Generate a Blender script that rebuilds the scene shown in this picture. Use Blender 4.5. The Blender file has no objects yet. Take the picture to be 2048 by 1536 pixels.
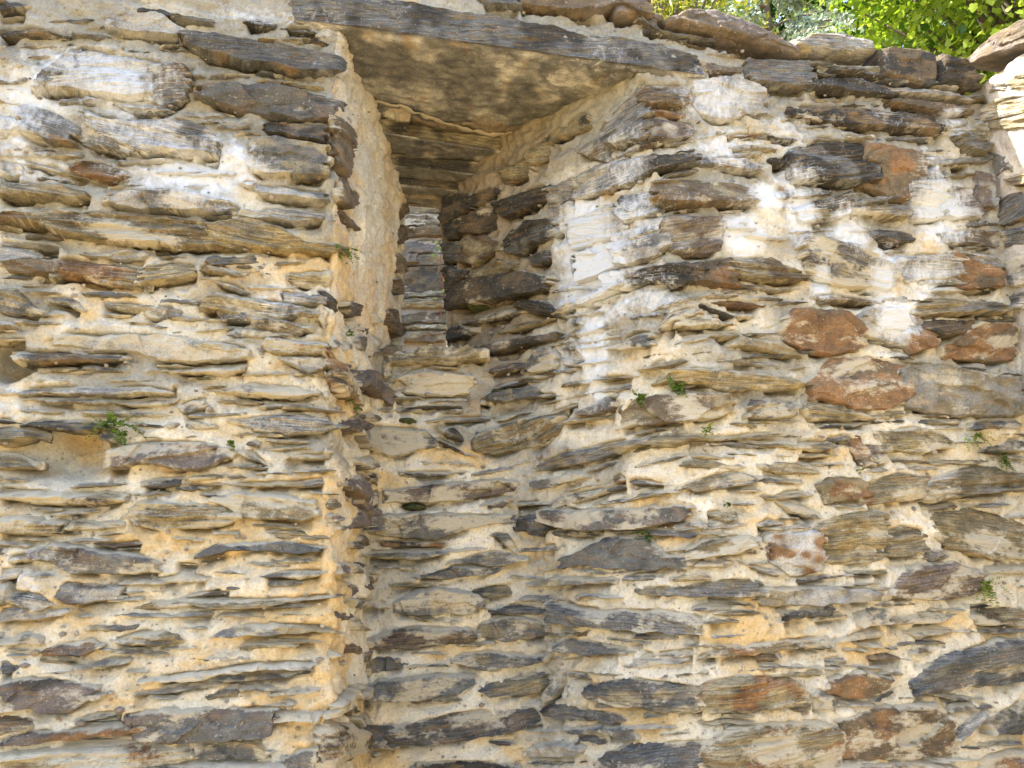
import bpy, math, random, time
import numpy as np
from mathutils import Matrix, Vector
T0 = time.time()
rng = np.random.default_rng(7)
random.seed(7)
scene = bpy.context.scene
COL = scene.collection

# ------------------------------------------------------------------ camera, sky, sun, exposure
PITCH, YAW, FPX = math.radians(12), math.radians(12), 1593.0
EYE = np.array([0.0, -2.7, 1.6])
cd = bpy.data.cameras.new('camera'); cam = bpy.data.objects.new('camera', cd); COL.objects.link(cam)
cd.sensor_width = 36; cd.lens = 36 * FPX / 2048; cd.clip_start = 0.05; cd.clip_end = 3000
cam.location = EYE; cam.rotation_euler = (math.pi / 2 + PITCH, 0, -YAW)
scene.camera = cam

SUN_FROM = np.array([-0.66, 0.125, 0.80]); SUN_FROM /= np.linalg.norm(SUN_FROM)   # towards the sun: left, a little behind the wall
SUN_EL = math.asin(SUN_FROM[2]); SUN_AZ = math.atan2(SUN_FROM[0], SUN_FROM[1])
w = bpy.data.worlds.new('World'); scene.world = w; w.use_nodes = True
wn = w.node_tree.nodes; wl = w.node_tree.links
sky = wn.new('ShaderNodeTexSky'); sky.sky_type = 'NISHITA'; sky.sun_disc = False
sky.sun_elevation = SUN_EL; sky.sun_rotation = SUN_AZ
sky.air_density = 1.0; sky.dust_density = 2.0; sky.ozone_density = 0.8
wn['Background'].inputs['Strength'].default_value = 0.15
wl.new(sky.outputs[0], wn['Background'].inputs['Color'])
sl = bpy.data.lights.new('sun', 'SUN'); sl.energy = 4.2; sl.angle = math.radians(0.5); sl.color = (1, 0.92, 0.78)
so = bpy.data.objects.new('sun', sl); COL.objects.link(so)
so.rotation_euler = Vector(SUN_FROM).to_track_quat('Z', 'Y').to_euler()
vs = scene.view_settings
vs.view_transform = 'Standard'; vs.look = 'None'; vs.gamma = 1; vs.exposure = 2.38
scene.cycles.max_bounces = 8; scene.cycles.diffuse_bounces = 5; scene.cycles.transparent_max_bounces = 8

# ------------------------------------------------------------------ helpers
fwd = np.array([math.sin(YAW) * math.cos(PITCH), math.cos(YAW) * math.cos(PITCH), math.sin(PITCH)])
rgt = np.array([math.cos(YAW), -math.sin(YAW), 0.0]); upv = np.cross(rgt, fwd)
def ray(px, py):
    return fwd + rgt * (px - 1024) / FPX - upv * (py - 768) / FPX
def aty(px, py, y):
    d = ray(px, py); return EYE + (y - EYE[1]) / d[1] * d
def atx(px, py, x):
    d = ray(px, py); return EYE + (x - EYE[0]) / d[0] * d
def proj(P):
    v = np.asarray(P) - EYE; q = v @ fwd
    q = np.where(np.abs(q) < 1e-6, 1e-6, q)
    return 1024 + FPX * (v @ rgt) / q, 768 - FPX * (v @ upv) / q, q

_perm = np.random.default_rng(3).permutation(256); _perm = np.concatenate([_perm, _perm, _perm])
_grad = np.array([[1,1,0],[-1,1,0],[1,-1,0],[-1,-1,0],[1,0,1],[-1,0,1],[1,0,-1],[-1,0,-1],[0,1,1],[0,-1,1],[0,1,-1],[0,-1,-1],[1,1,0],[0,-1,1],[-1,1,0],[0,-1,-1]], float)
def noise(p):
    p = np.asarray(p, float); i = np.floor(p).astype(np.int64); f = p - i; i &= 255
    u = f * f * f * (f * (f * 6 - 15) + 10)
    def c(a, b, d):
        h = _perm[_perm[_perm[i[..., 0] + a] + i[..., 1] + b] + i[..., 2] + d] & 15
        g = _grad[h]
        return g[..., 0] * (f[..., 0] - a) + g[..., 1] * (f[..., 1] - b) + g[..., 2] * (f[..., 2] - d)
    def L(a, b, t): return a + (b - a) * t
    x0 = L(L(c(0,0,0), c(1,0,0), u[..., 0]), L(c(0,1,0), c(1,1,0), u[..., 0]), u[..., 1])
    x1 = L(L(c(0,0,1), c(1,0,1), u[..., 0]), L(c(0,1,1), c(1,1,1), u[..., 0]), u[..., 1])
    return L(x0, x1, u[..., 2])
def fbm(p, octs=3, gain=0.5):
    p = np.asarray(p, float); a, s, out = 1.0, 1.0, 0
    for k in range(octs):
        out = out + a * noise(p * s + 17.3 * k); a *= gain; s *= 2.03
    return out
def sm(a, b, x):
    t = np.clip((x - a) / (b - a), 0, 1); return t * t * (3 - 2 * t)

def mesh_np(name, V, quads=None, tris=None, smooth=False, col=None, lam=None, mat=None, band=None, dust=None):
    me = bpy.data.meshes.new(name)
    V = np.ascontiguousarray(V, np.float32).reshape(-1, 3)
    fl, st = [], []; n = 0
    if quads is not None and len(quads):
        q = np.asarray(quads, np.int32).reshape(-1, 4); fl.append(q.ravel()); st.append(np.arange(len(q)) * 4); n = len(q) * 4
    if tris is not None and len(tris):
        t = np.asarray(tris, np.int32).reshape(-1, 3); fl.append(t.ravel()); st.append(n + np.arange(len(t)) * 3)
    fl = np.concatenate(fl).astype(np.int32); st = np.concatenate(st).astype(np.int32)
    me.vertices.add(len(V)); me.vertices.foreach_set('co', V.ravel())
    me.loops.add(len(fl)); me.loops.foreach_set('vertex_index', fl)
    me.polygons.add(len(st)); me.polygons.foreach_set('loop_start', st)
    if smooth: me.polygons.foreach_set('use_smooth', np.ones(len(st), bool))
    else: me.polygons.foreach_set('use_smooth', np.zeros(len(st), bool))
    me.update(calc_edges=True)
    if col is not None:
        a = me.attributes.new('tint', 'FLOAT_COLOR', 'POINT'); a.data.foreach_set('color', np.ascontiguousarray(col, np.float32).ravel())
    if lam is not None:
        a = me.attributes.new('lam', 'FLOAT_VECTOR', 'POINT'); a.data.foreach_set('vector', np.ascontiguousarray(lam, np.float32).ravel())
    if band is not None:
        a = me.attributes.new('band', 'FLOAT', 'POINT'); a.data.foreach_set('value', np.ascontiguousarray(np.broadcast_to(band, (len(V),)), np.float32))
    if dust is not None:
        a = me.attributes.new('dust', 'FLOAT', 'POINT'); a.data.foreach_set('value', np.ascontiguousarray(dust, np.float32))
    if mat: me.materials.append(mat)
    return me
def obj(name, me, parent=None):
    o = bpy.data.objects.new(name, me); COL.objects.link(o)
    if parent is not None: o.parent = parent
    return o
def empty(name, loc=(0, 0, 0)):
    o = bpy.data.objects.new(name, None); o.location = loc; o.empty_display_size = 0.1; COL.objects.link(o); return o
def tag(o, label=None, cat=None, group=None, kind=None):
    if label: o['label'] = label
    if cat: o['category'] = cat
    if group: o['group'] = group
    if kind: o['kind'] = kind
    return o

# ------------------------------------------------------------------ materials
def newmat(name):
    m = bpy.data.materials.new(name); m.use_nodes = True
    return m, m.node_tree.nodes, m.node_tree.links, m.node_tree.nodes['Principled BSDF']
def N(nodes, t, **kw):
    n = nodes.new(t)
    for k, v in kw.items():
        if k in n.inputs: n.inputs[k].default_value = v
        else: setattr(n, k, v)
    return n
def mixc(nodes, links, fac, a, b, mode='MIX'):
    n = nodes.new('ShaderNodeMix'); n.data_type = 'RGBA'; n.blend_type = mode; n.clamp_factor = True
    for sock, v in ((n.inputs[0], fac), (n.inputs[6], a), (n.inputs[7], b)):
        if hasattr(v, 'links'): links.new(v, sock)
        else: sock.default_value = v if not isinstance(v, tuple) or len(v) == 4 else (*v, 1)
    return n.outputs[2]
def ramp(nodes, links, src, p0, p1, c0=(0, 0, 0, 1), c1=(1, 1, 1, 1)):
    r = nodes.new('ShaderNodeValToRGB'); r.color_ramp.elements[0].position = p0; r.color_ramp.elements[1].position = p1
    r.color_ramp.elements[0].color = c0; r.color_ramp.elements[1].color = c1
    links.new(src, r.inputs[0]); return r.outputs[0]
def mapping(nodes, links, src, scale):
    m = nodes.new('ShaderNodeMapping'); m.inputs['Scale'].default_value = scale; links.new(src, m.inputs[0]); return m.outputs[0]

def stone_material():
    m, n, l, b = newmat('schist')
    at = N(n, 'ShaderNodeAttribute', attribute_name='tint'); la = N(n, 'ShaderNodeAttribute', attribute_name='lam')
    tc = N(n, 'ShaderNodeTexCoord')
    str1 = N(n, 'ShaderNodeTexNoise', Scale=1.0, Detail=5.0, Roughness=0.65)
    l.new(mapping(n, l, la.outputs['Vector'], (14, 170, 60)), str1.inputs['Vector'])
    str2 = N(n, 'ShaderNodeTexNoise', Scale=1.0, Detail=4.0, Roughness=0.6)
    l.new(mapping(n, l, la.outputs['Vector'], (9, 40, 40)), str2.inputs['Vector'])
    fine = N(n, 'ShaderNodeTexNoise', Scale=260.0, Detail=3.0, Roughness=0.7); l.new(tc.outputs['Object'], fine.inputs['Vector'])
    blot = N(n, 'ShaderNodeTexNoise', Scale=16.0, Detail=6.0, Roughness=0.6); l.new(tc.outputs['Object'], blot.inputs['Vector'])
    c = at.outputs['Color']
    v1 = ramp(n, l, str1.outputs['Fac'], 0.34, 0.66, (0.40, 0.40, 0.41, 1), (1.4, 1.38, 1.35, 1))
    bd = N(n, 'ShaderNodeAttribute', attribute_name='band')
    c = mixc(n, l, bd.outputs['Fac'], c, mixc(n, l, 1.0, c, v1, 'MULTIPLY'))
    v2 = ramp(n, l, blot.outputs['Fac'], 0.32, 0.68, (0.60, 0.62, 0.66, 1), (1.42, 1.38, 1.28, 1))
    c = mixc(n, l, 1.0, c, v2, 'MULTIPLY')
    c = mixc(n, l, 1.0, c, ramp(n, l, fine.outputs['Fac'], 0.32, 0.68, (0.62, 0.62, 0.62, 1), (1.36, 1.36, 1.35, 1)), 'MULTIPLY')
    # ochre staining along the cleavage
    oc = ramp(n, l, str2.outputs['Fac'], 0.56, 0.70)
    oc2 = N(n, 'ShaderNodeMath', operation='MULTIPLY'); l.new(oc, oc2.inputs[0]); oc2.inputs[1].default_value = 0.45
    c = mixc(n, l, oc2.outputs[0], c, (0.36, 0.22, 0.085))
    # mortar smeared over the stone, ragged edges
    du_ = N(n, 'ShaderNodeAttribute', attribute_name='dust')
    sn = N(n, 'ShaderNodeTexNoise', Scale=1.0, Detail=8.0, Roughness=0.72); l.new(mapping(n, l, la.outputs['Vector'], (26, 48, 40)), sn.inputs['Vector'])
    sa_ = N(n, 'ShaderNodeMath', operation='MULTIPLY_ADD'); l.new(sn.outputs['Fac'], sa_.inputs[0]); sa_.inputs[1].default_value = 1.0; l.new(du_.outputs['Fac'], sa_.inputs[2])
    smr = ramp(n, l, sa_.outputs[0], 0.64, 0.80)
    sf = N(n, 'ShaderNodeMath', operation='MULTIPLY'); l.new(smr, sf.inputs[0]); sf.inputs[1].default_value = 0.85
    c = mixc(n, l, sf.outputs[0], c, mixc(n, l, fine.outputs['Fac'], (0.47, 0.42, 0.31), (0.72, 0.655, 0.50)))
    # pale lime film: attribute alpha x streaky noise
    lm = N(n, 'ShaderNodeTexNoise', Scale=38.0, Detail=7.0, Roughness=0.72); l.new(mapping(n, l, tc.outputs['Object'], (1, 1, 0.55)), lm.inputs['Vector'])
    s = N(n, 'ShaderNodeMath', operation='ADD'); l.new(lm.outputs['Fac'], s.inputs[0]); l.new(at.outputs['Alpha'], s.inputs[1])
    lime = ramp(n, l, s.outputs[0], 0.68, 1.0)
    c = mixc(n, l, lime, c, (0.70, 0.725, 0.745))
    # thin pale veins along the cleavage where the lime has crept in
    vz = N(n, 'ShaderNodeTexNoise', Scale=1.0, Detail=2.0, Roughness=0.5); l.new(mapping(n, l, la.outputs['Vector'], (5, 95, 40)), vz.inputs['Vector'])
    va = N(n, 'ShaderNodeMath', operation='SUBTRACT'); l.new(vz.outputs['Fac'], va.inputs[0]); va.inputs[1].default_value = 0.5
    vb = N(n, 'ShaderNodeMath', operation='ABSOLUTE'); l.new(va.outputs[0], vb.inputs[0])
    vl = ramp(n, l, vb.outputs[0], 0.006, 0.022, (1, 1, 1, 1), (0, 0, 0, 1))
    vg = ramp(n, l, at.outputs['Alpha'], 0.06, 0.24)
    vm = N(n, 'ShaderNodeMath', operation='MULTIPLY'); l.new(vl, vm.inputs[0]); l.new(vg, vm.inputs[1])
    vm2 = N(n, 'ShaderNodeMath', operation='MULTIPLY'); l.new(vm.outputs[0], vm2.inputs[0]); l.new(ramp(n, l, blot.outputs['Fac'], 0.42, 0.55), vm2.inputs[1])
    c = mixc(n, l, vm2.outputs[0], c, (0.74, 0.72, 0.67))
    # grains of mortar and lichen specks
    sp = N(n, 'ShaderNodeTexNoise', Scale=95.0, Detail=2.0); l.new(tc.outputs['Object'], sp.inputs['Vector'])
    spk = ramp(n, l, sp.outputs['Fac'], 0.66, 0.72)
    sp2 = N(n, 'ShaderNodeMath', operation='MULTIPLY'); l.new(spk, sp2.inputs[0]); sp2.inputs[1].default_value = 0.55
    c = mixc(n, l, sp2.outputs[0], c, (0.52, 0.46, 0.36))
    l.new(c, b.inputs['Base Color']); b.inputs['Roughness'].default_value = 0.82; b.inputs['Specular IOR Level'].default_value = 0.35
    rg = N(n, 'ShaderNodeTexNoise', Scale=1.0, Detail=8.0, Roughness=0.78); l.new(mapping(n, l, la.outputs['Vector'], (34, 80, 50)), rg.inputs['Vector'])
    hm = N(n, 'ShaderNodeMix'); l.new(bd.outputs['Fac'], hm.inputs[0]); l.new(rg.outputs['Fac'], hm.inputs[2]); l.new(str1.outputs['Fac'], hm.inputs[3])
    bp = N(n, 'ShaderNodeBump', Strength=1.0, Distance=0.016); l.new(hm.outputs[0], bp.inputs['Height'])
    bp2 = N(n, 'ShaderNodeBump', Strength=0.9, Distance=0.005); l.new(fine.outputs['Fac'], bp2.inputs['Height']); l.new(bp.outputs[0], bp2.inputs['Normal'])
    l.new(bp2.outputs[0], b.inputs['Normal'])
    return m
def mortar_material():
    m, n, l, b = newmat('lime_mortar')
    at = N(n, 'ShaderNodeAttribute', attribute_name='tint'); tc = N(n, 'ShaderNodeTexCoord')
    P = tc.outputs['Object']
    g1 = N(n, 'ShaderNodeTexNoise', Scale=9.0, Detail=7.0, Roughness=0.62); l.new(P, g1.inputs['Vector'])
    g2 = N(n, 'ShaderNodeTexNoise', Scale=110.0, Detail=5.0, Roughness=0.85); l.new(P, g2.inputs['Vector'])
    c = at.outputs['Color']
    c = mixc(n, l, 1.0, c, ramp(n, l, g1.outputs['Fac'], 0.3, 0.7, (0.78, 0.77, 0.76, 1), (1.15, 1.16, 1.18, 1)), 'MULTIPLY')
    c = mixc(n, l, 1.0, c, ramp(n, l, g2.outputs['Fac'], 0.3, 0.7, (0.70, 0.67, 0.62, 1), (1.22, 1.23, 1.24, 1)), 'MULTIPLY')
    vo = N(n, 'ShaderNodeTexVoronoi', Scale=75.0, Randomness=1.0); l.new(P, vo.inputs['Vector'])
    pick = N(n, 'ShaderNodeSeparateColor'); l.new(vo.outputs['Color'], pick.inputs[0])
    few = N(n, 'ShaderNodeMath', operation='GREATER_THAN'); l.new(pick.outputs[0], few.inputs[0]); few.inputs[1].default_value = 0.87
    rad = ramp(n, l, vo.outputs['Distance'], 0.30, 0.42, (1, 1, 1, 1), (0, 0, 0, 1))
    peb = N(n, 'ShaderNodeMath', operation='MULTIPLY'); l.new(few.outputs[0], peb.inputs[0]); l.new(rad, peb.inputs[1])
    pf = N(n, 'ShaderNodeMath', operation='MULTIPLY'); l.new(peb.outputs[0], pf.inputs[0]); pf.inputs[1].default_value = 0.5
    pc = mixc(n, l, pick.outputs[1], (0.20, 0.19, 0.18), (0.52, 0.47, 0.40))
    c = mixc(n, l, pf.outputs[0], c, pc)
    lm = N(n, 'ShaderNodeTexNoise', Scale=30.0, Detail=7.0, Roughness=0.7); l.new(P, lm.inputs['Vector'])
    s = N(n, 'ShaderNodeMath', operation='ADD'); l.new(lm.outputs['Fac'], s.inputs[0]); l.new(at.outputs['Alpha'], s.inputs[1])
    c = mixc(n, l, ramp(n, l, s.outputs[0], 0.68, 1.0), c, (0.75, 0.77, 0.785))
    l.new(c, b.inputs['Base Color']); b.inputs['Roughness'].default_value = 0.95; b.inputs['Specular IOR Level'].default_value = 0.15
    bp = N(n, 'ShaderNodeBump', Strength=1.0, Distance=0.009); l.new(g2.outputs['Fac'], bp.inputs['Height'])
    bp2 = N(n, 'ShaderNodeBump', Strength=0.7, Distance=0.006); l.new(peb.outputs[0], bp2.inputs['Height']); l.new(bp.outputs[0], bp2.inputs['Normal'])
    l.new(bp2.outputs[0], b.inputs['Normal'])
    return m
def ground_material():
    m, n, l, b = newmat('gravel_ground')
    tc = N(n, 'ShaderNodeTexCoord'); P = tc.outputs['Object']
    a = N(n, 'ShaderNodeTexNoise', Scale=0.7, Detail=8.0, Roughness=0.65); l.new(P, a.inputs['Vector'])
    v = N(n, 'ShaderNodeTexVoronoi', Scale=45.0); l.new(P, v.inputs['Vector'])
    c = ramp(n, l, a.outputs['Fac'], 0.3, 0.7, (0.29, 0.205, 0.085, 1), (0.39, 0.285, 0.12, 1))
    c = mixc(n, l, 0.35, c, v.outputs['Color'], 'SOFT_LIGHT')
    l.new(c, b.inputs['Base Color']); b.inputs['Roughness'].default_value = 0.95
    bp = N(n, 'ShaderNodeBump', Strength=0.7, Distance=0.02); l.new(v.outputs['Distance'], bp.inputs['Height']); l.new(bp.outputs[0], b.inputs['Normal'])
    return m
def leaf_material(name, dark, light, trans=0.45):
    m, n, l, b = newmat(name)
    at = N(n, 'ShaderNodeAttribute', attribute_name='tint')
    c = mixc(n, l, at.outputs['Fac'], dark, light)
    b.inputs['Roughness'].default_value = 0.5; b.inputs['Specular IOR Level'].default_value = 0.35
    l.new(c, b.inputs['Base Color'])
    t = N(n, 'ShaderNodeBsdfTranslucent'); l.new(mixc(n, l, 1.0, c, (1.3, 1.35, 0.6), 'MULTIPLY'), t.inputs['Color'])
    mx = N(n, 'ShaderNodeMixShader'); mx.inputs[0].default_value = trans
    l.new(b.outputs[0], mx.inputs[1]); l.new(t.outputs[0], mx.inputs[2]); l.new(mx.outputs[0], n['Material Output'].inputs[0])
    return m
def plain_material(name, c0, c1, scale=20, rough=0.85):
    m, n, l, b = newmat(name)
    tc = N(n, 'ShaderNodeTexCoord'); a = N(n, 'ShaderNodeTexNoise', Scale=float(scale), Detail=6.0, Roughness=0.65); l.new(tc.outputs['Object'], a.inputs['Vector'])
    l.new(ramp(n, l, a.outputs['Fac'], 0.3, 0.7, (*c0, 1), (*c1, 1)), b.inputs['Base Color']); b.inputs['Roughness'].default_value = rough
    bp = N(n, 'ShaderNodeBump', Strength=0.6, Distance=0.01); l.new(a.outputs['Fac'], bp.inputs['Height']); l.new(bp.outputs[0], b.inputs['Normal'])
    return m
STONE = stone_material(); MORTAR = mortar_material()

PAL = dict(g=(0.165, 0.163, 0.154), o=(0.300, 0.258, 0.168), b=(0.168, 0.130, 0.086), r=(0.250, 0.148, 0.076), p=(0.170, 0.141, 0.121),
           k=(0.070, 0.064, 0.054), l=(0.375, 0.362, 0.330), w=(0.440, 0.436, 0.420), u=(0.138, 0.153, 0.163), y=(0.295, 0.238, 0.125))
LPROB = dict(g=0.4, o=0.85, b=0.35, r=0.25, p=0.3, k=0.45, l=0.5, w=0.1, u=0.05, y=0.6)
LAMI = dict(g=0.55, o=1.25, b=0.8, r=0.6, p=0.7, k=0.9, l=0.75, w=0.5, u=0.4, y=0.7)

# ------------------------------------------------------------------ the front wall's surface: a splayed recess with a slit
def lin(z, z0, v0, z1, v1): return v0 + (v1 - v0) * (np.asarray(z, float) - z0) / (z1 - z0)
def xL(z): return lin(z, 3.46, -0.085, 1.08, 0.005)
def xR(z): return lin(z, 3.48, 1.116, 1.10, 1.307)
def kL(z): return np.clip(lin(z, 0.85, 0.18, 2.8, 0.335), 0.15, 0.345)
def kR(z): return -0.81 + 0 * np.asarray(z, float)
DB, DS = 0.60, 0.90                       # depth of the recess back, depth of the slit
ZSILL, ZHEAD, ZSOF = 2.455, 3.28, 3.53
XMIN, XMAX = -2.7, 2.74
def ztop(x): return np.interp(x, [-2.7, 0.2, 1.0, 1.22, 1.5, 1.8, 2.2, 2.74], [3.98, 3.93, 3.78, 3.665, 3.625, 3.59, 3.56, 3.56])
STEP = 0.0063
def fr(a, b, step): return np.linspace(0, 1, max(2, int(round(abs(b - a) / step)) + 1))
# columns: (segment, t)
segs = []
for k, (a, b, st) in enumerate([(0, 1.45, 0.02), (0, 1.28, STEP), (0, 0.96, STEP), (0, 0.2, STEP), (0, 1.16, STEP), (0, 1.52, STEP)]):
    t = fr(a, b, st)
    if k < 5: t = t[:-1]
    segs.append(np.stack([np.full(len(t), k), t], 1))
CS = np.concatenate(segs); NC = len(CS)
def profile(ck, ct, z):
    """base x, y (unclamped recess) for column coordinate (segment ck, fraction ct) at height z"""
    l, r = xL(z), xR(z); bl = l + kL(z) * DS; br = r + kR(z) * DS
    pts = [(-2.7 + 0 * l, 0 * l), (-1.28 + 0 * l, 0 * l), (l, 0 * l), (bl, DS + 0 * l), (br, DS + 0 * l), (r, 0 * l), (XMAX + 0 * l, 0 * l)]
    X = np.zeros(np.broadcast(ck, z).shape); Y = X.copy()
    for k in range(6):
        m = (ck == k) & np.ones_like(X, bool)
        x = pts[k][0] + (pts[k + 1][0] - pts[k][0]) * ct; y = pts[k][1] + (pts[k + 1][1] - pts[k][1]) * ct
        X = np.where(m, x, X); Y = np.where(m, y, Y)
    return X, Y
# rows: (phase, t)
rows = []
for k, (L, st) in enumerate([(0.75, 0.03), (ZSILL - 0.75, STEP), (0.30, 0.012), (ZHEAD - ZSILL, STEP), (0.95, 0.009), (0.42, STEP)]):
    t = fr(0, L, st)
    if k < 5: t = t[:-1]
    rows.append(np.stack([np.full(len(t), k), t], 1))
RS = np.concatenate(rows); NR = len(RS)
rk, rt = RS[:, 0:1], RS[:, 1:2]
ck, ct = CS[None, :, 0], CS[None, :, 1]
def zrow(x):
    zt = ztop(x)
    e = 0.012
    return np.select([rk == 0, rk == 1, rk == 2, rk == 3, rk == 4], [rt * 0.75 + 0 * x, 0.75 + rt * (ZSILL - e - 0.75) + 0 * x, ZSILL - e + 2 * e * rt + 0 * x,
                     ZSILL + e + rt * (ZHEAD - ZSILL - e) + 0 * x, ZHEAD + np.where(rt < 0.35, rt / 0.35 * 0.8, 0.8 + 0.2 * (rt - 0.35) / 0.65) * (ZSOF - ZHEAD) + 0 * x], ZSOF + rt * (zt - ZSOF))
CUT = np.select([rk <= 1, rk == 2, rk == 3, rk == 4], [DB + 0 * rt, DB + (DS - DB) * rt, DS + 0 * rt, np.where(rt < 0.35, DS - 0.25 * rt / 0.35, (DS - 0.25) * (1 - rt) / 0.65)], 0 * rt)
X0, _ = profile(ck, ct, np.full((NR, 1), 2.5) + 0 * ct)
Z0 = zrow(X0); X0, Y0 = profile(ck, ct, Z0); Z0 = zrow(X0)
BASE = np.stack([X0, np.minimum(Y0, CUT), Z0], -1)
def blur(A, n, ax):
    for _ in range(n):
        B = A.copy()
        s = [slice(None)] * 3; a = s.copy(); c = s.copy(); m = s.copy()
        a[ax] = slice(0, -2); c[ax] = slice(2, None); m[ax] = slice(1, -1)
        B[tuple(m)] = 0.25 * A[tuple(a)] + 0.5 * A[tuple(m)] + 0.25 * A[tuple(c)]
        A = B
    return A
BASE = blur(BASE, 14, 1); BASE = blur(BASE, 6, 0)
du = np.gradient(BASE, axis=1); dv = np.gradient(BASE, axis=0)
NRM = np.cross(du, dv); NRM /= np.linalg.norm(NRM, axis=-1, keepdims=True) + 1e-12      # points out of the wall
NRM = blur(NRM, 3, 0); NRM = blur(NRM, 3, 1); NRM /= np.linalg.norm(NRM, axis=-1, keepdims=True) + 1e-12

_ckv = np.concatenate([[k + 0.0] for k in range(7)])
COLK = CS[:, 0] + CS[:, 1]                  # monotone column coordinate 0..6
def bil(A, ri, ci):
    r0 = np.clip(np.floor(ri).astype(int), 0, NR - 2); c0 = np.clip(np.floor(ci).astype(int), 0, NC - 2)
    a = np.clip(ri - r0, 0, 1)[..., None]; b = np.clip(ci - c0, 0, 1)[..., None]
    return (A[r0, c0] * (1 - b) + A[r0, c0 + 1] * b) * (1 - a) + (A[r0 + 1, c0] * (1 - b) + A[r0 + 1, c0 + 1] * b) * a
R_OF = {k: (np.argmax(RS[:, 0] == k), int((RS[:, 0] == k).sum())) for k in range(6)}
def row_of(z, x):
    z = np.asarray(z, float); out = np.zeros_like(z)
    def seg(k, t):
        i0, n = R_OF[k]; return i0 + t * (n if k < 5 else n - 1)
    e = 0.012
    out = seg(0, np.clip(z / 0.75, 0, 1))
    out = np.where(z > 0.75, seg(1, (z - 0.75) / (ZSILL - e - 0.75)), out)
    out = np.where(z > ZSILL - e, seg(2, (z - ZSILL + e) / (2 * e)), out)
    out = np.where(z > ZSILL + e, seg(3, (z - ZSILL - e) / (ZHEAD - ZSILL - e)), out)
    f = (z - ZHEAD) / (ZSOF - ZHEAD)
    out = np.where(z > ZHEAD, seg(4, np.where(f < 0.8, f / 0.8 * 0.35, 0.35 + 0.65 * (f - 0.8) / 0.2)), out)
    return np.where(z > ZSOF, seg(5, np.clip((z - ZSOF) / (ztop(x) - ZSOF), 0, 1)), out)

class MainWall:
    """(s, z) <-> space on the front wall; s is the column coordinate 0..6"""
    def hit(self, px, py):
        d = ray(px, py); best = None
        for reg in 'FLRB':
            if reg == 'F':
                t = -EYE[1] / d[1]
            elif reg == 'B':
                t = (DB - EYE[1]) / d[1]
            else:
                t = 2.7
                for _ in range(12):                       # x = xE(z) + k(z) y
                    P = EYE + t * d; z = P[2]
                    e, k = (xL(z), kL(z)) if reg == 'L' else (xR(z), kR(z))
                    t = (e - EYE[0] + k * EYE[1]) / (d[0] - k * d[1])
            if t <= 0: continue
            P = EYE + t * d; x, y, z = P
            dep = DB if z < ZSILL else DS
            if reg == 'F': ok = x <= xL(z) or x >= xR(z) or z > ZSOF
            elif reg == 'B': ok = z < ZSILL + 0.02 and xL(z) + kL(z) * DB <= x <= xR(z) + kR(z) * DB
            else: ok = -1e-6 <= y <= dep + 0.02 and z < ZSOF
            if ok and (best is None or t < best[0]): best = (t, P, reg)
        if best is None: return None
        t, P, reg = best; x, y, z = P
        l, r = xL(z), xR(z); bl, br = l + kL(z) * DS, r + kR(z) * DS
        xs = [-2.7, -1.28, l, bl, br, r, XMAX]
        return float(np.interp(x, xs, [0, 1, 2, 3, 4, 5, 6])), float(z)
    def at(self, s, z):
        ci = np.interp(s, COLK, np.arange(NC))
        xx = np.interp(s, [0, 1, 2, 3, 4, 5, 6], [-2.7, -1.28, -0.04, 0.24, 0.44, 1.2, XMAX])
        ri = row_of(z, xx)
        p = bil(BASE, ri, ci); n = bil(NRM, ri, ci)
        p = p.copy(); p[..., 2] = np.where(z > ztop(p[..., 0]) - 0.01, z, p[..., 2])
        return p, n
WALL = MainWall()
class PlaneWall:
    """vertical plane: horizontal coordinate s along axis u from origin o, outward normal n"""
    def __init__(self, o, u, n): self.o, self.u, self.n = (np.array(v, float) for v in (o, u, n))
    def hit(self, px, py):
        d = ray(px, py); t = ((self.o - EYE) @ self.n) / (d @ self.n); P = EYE + t * d
        return float((P - self.o) @ self.u), float(P[2])
    def at(self, s, z):
        s = np.asarray(s, float); z = np.asarray(z, float)
        p = self.o + s[..., None] * self.u; p = p.copy(); p[..., 2] = z
        return p, np.broadcast_to(self.n, p.shape)
FRONT = PlaneWall((0, 0, 0), (1, 0, 0), (0, -1, 0))
RETX = 2.735
RETURN = PlaneWall((RETX, 0, 0), (0, -1, 0), (-1, 0, 0))
FARY = 3.2
FAR = PlaneWall((0, FARY, 0), (1, 0, 0), (0, -1, 0))

# ------------------------------------------------------------------ white lime bloom: drips and crusts, (px, py, rx, rz, strength)
BLOOM_PX = [(1165,470,60,70,.5),(1190,540,70,80,.55),(1150,600,40,50,.3),(1185,690,30,80,.5),(1195,780,22,45,.25),(1250,330,60,70,.2),(1270,440,60,60,.22),(1230,600,80,50,.22),(1310,600,60,50,.18),
  (1485,465,42,42,.5),(1530,395,36,26,.5),(1600,430,34,60,.34),(1640,560,22,60,.3),(1590,370,50,40,.25),(1700,460,45,45,.42),(1760,560,30,50,.36),(1790,640,45,40,.42),(1880,430,60,70,.36),(1860,330,40,50,.22),(1900,250,40,30,.3),
  (1430,200,80,60,.22),(1450,300,90,60,.2),(1560,270,70,50,.15),(1850,560,60,40,.25),(1780,520,40,40,.25),
  (60,190,60,50,.32),(40,260,50,60,.3),(200,140,120,50,.3),(240,190,70,50,.34),(390,350,110,50,.4),(460,330,60,50,.32),(300,290,80,40,.2),(60,330,70,40,.26),(410,390,60,26,.3),(250,250,100,40,.2),(500,30,90,25,.2),(640,60,50,40,.14),
  (200,560,120,60,.1),(500,680,160,60,.12),(560,600,60,50,.2),(80,800,120,40,.16),(60,1150,70,60,.16),(520,860,90,50,.12),(1130,720,40,60,.2)]
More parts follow.
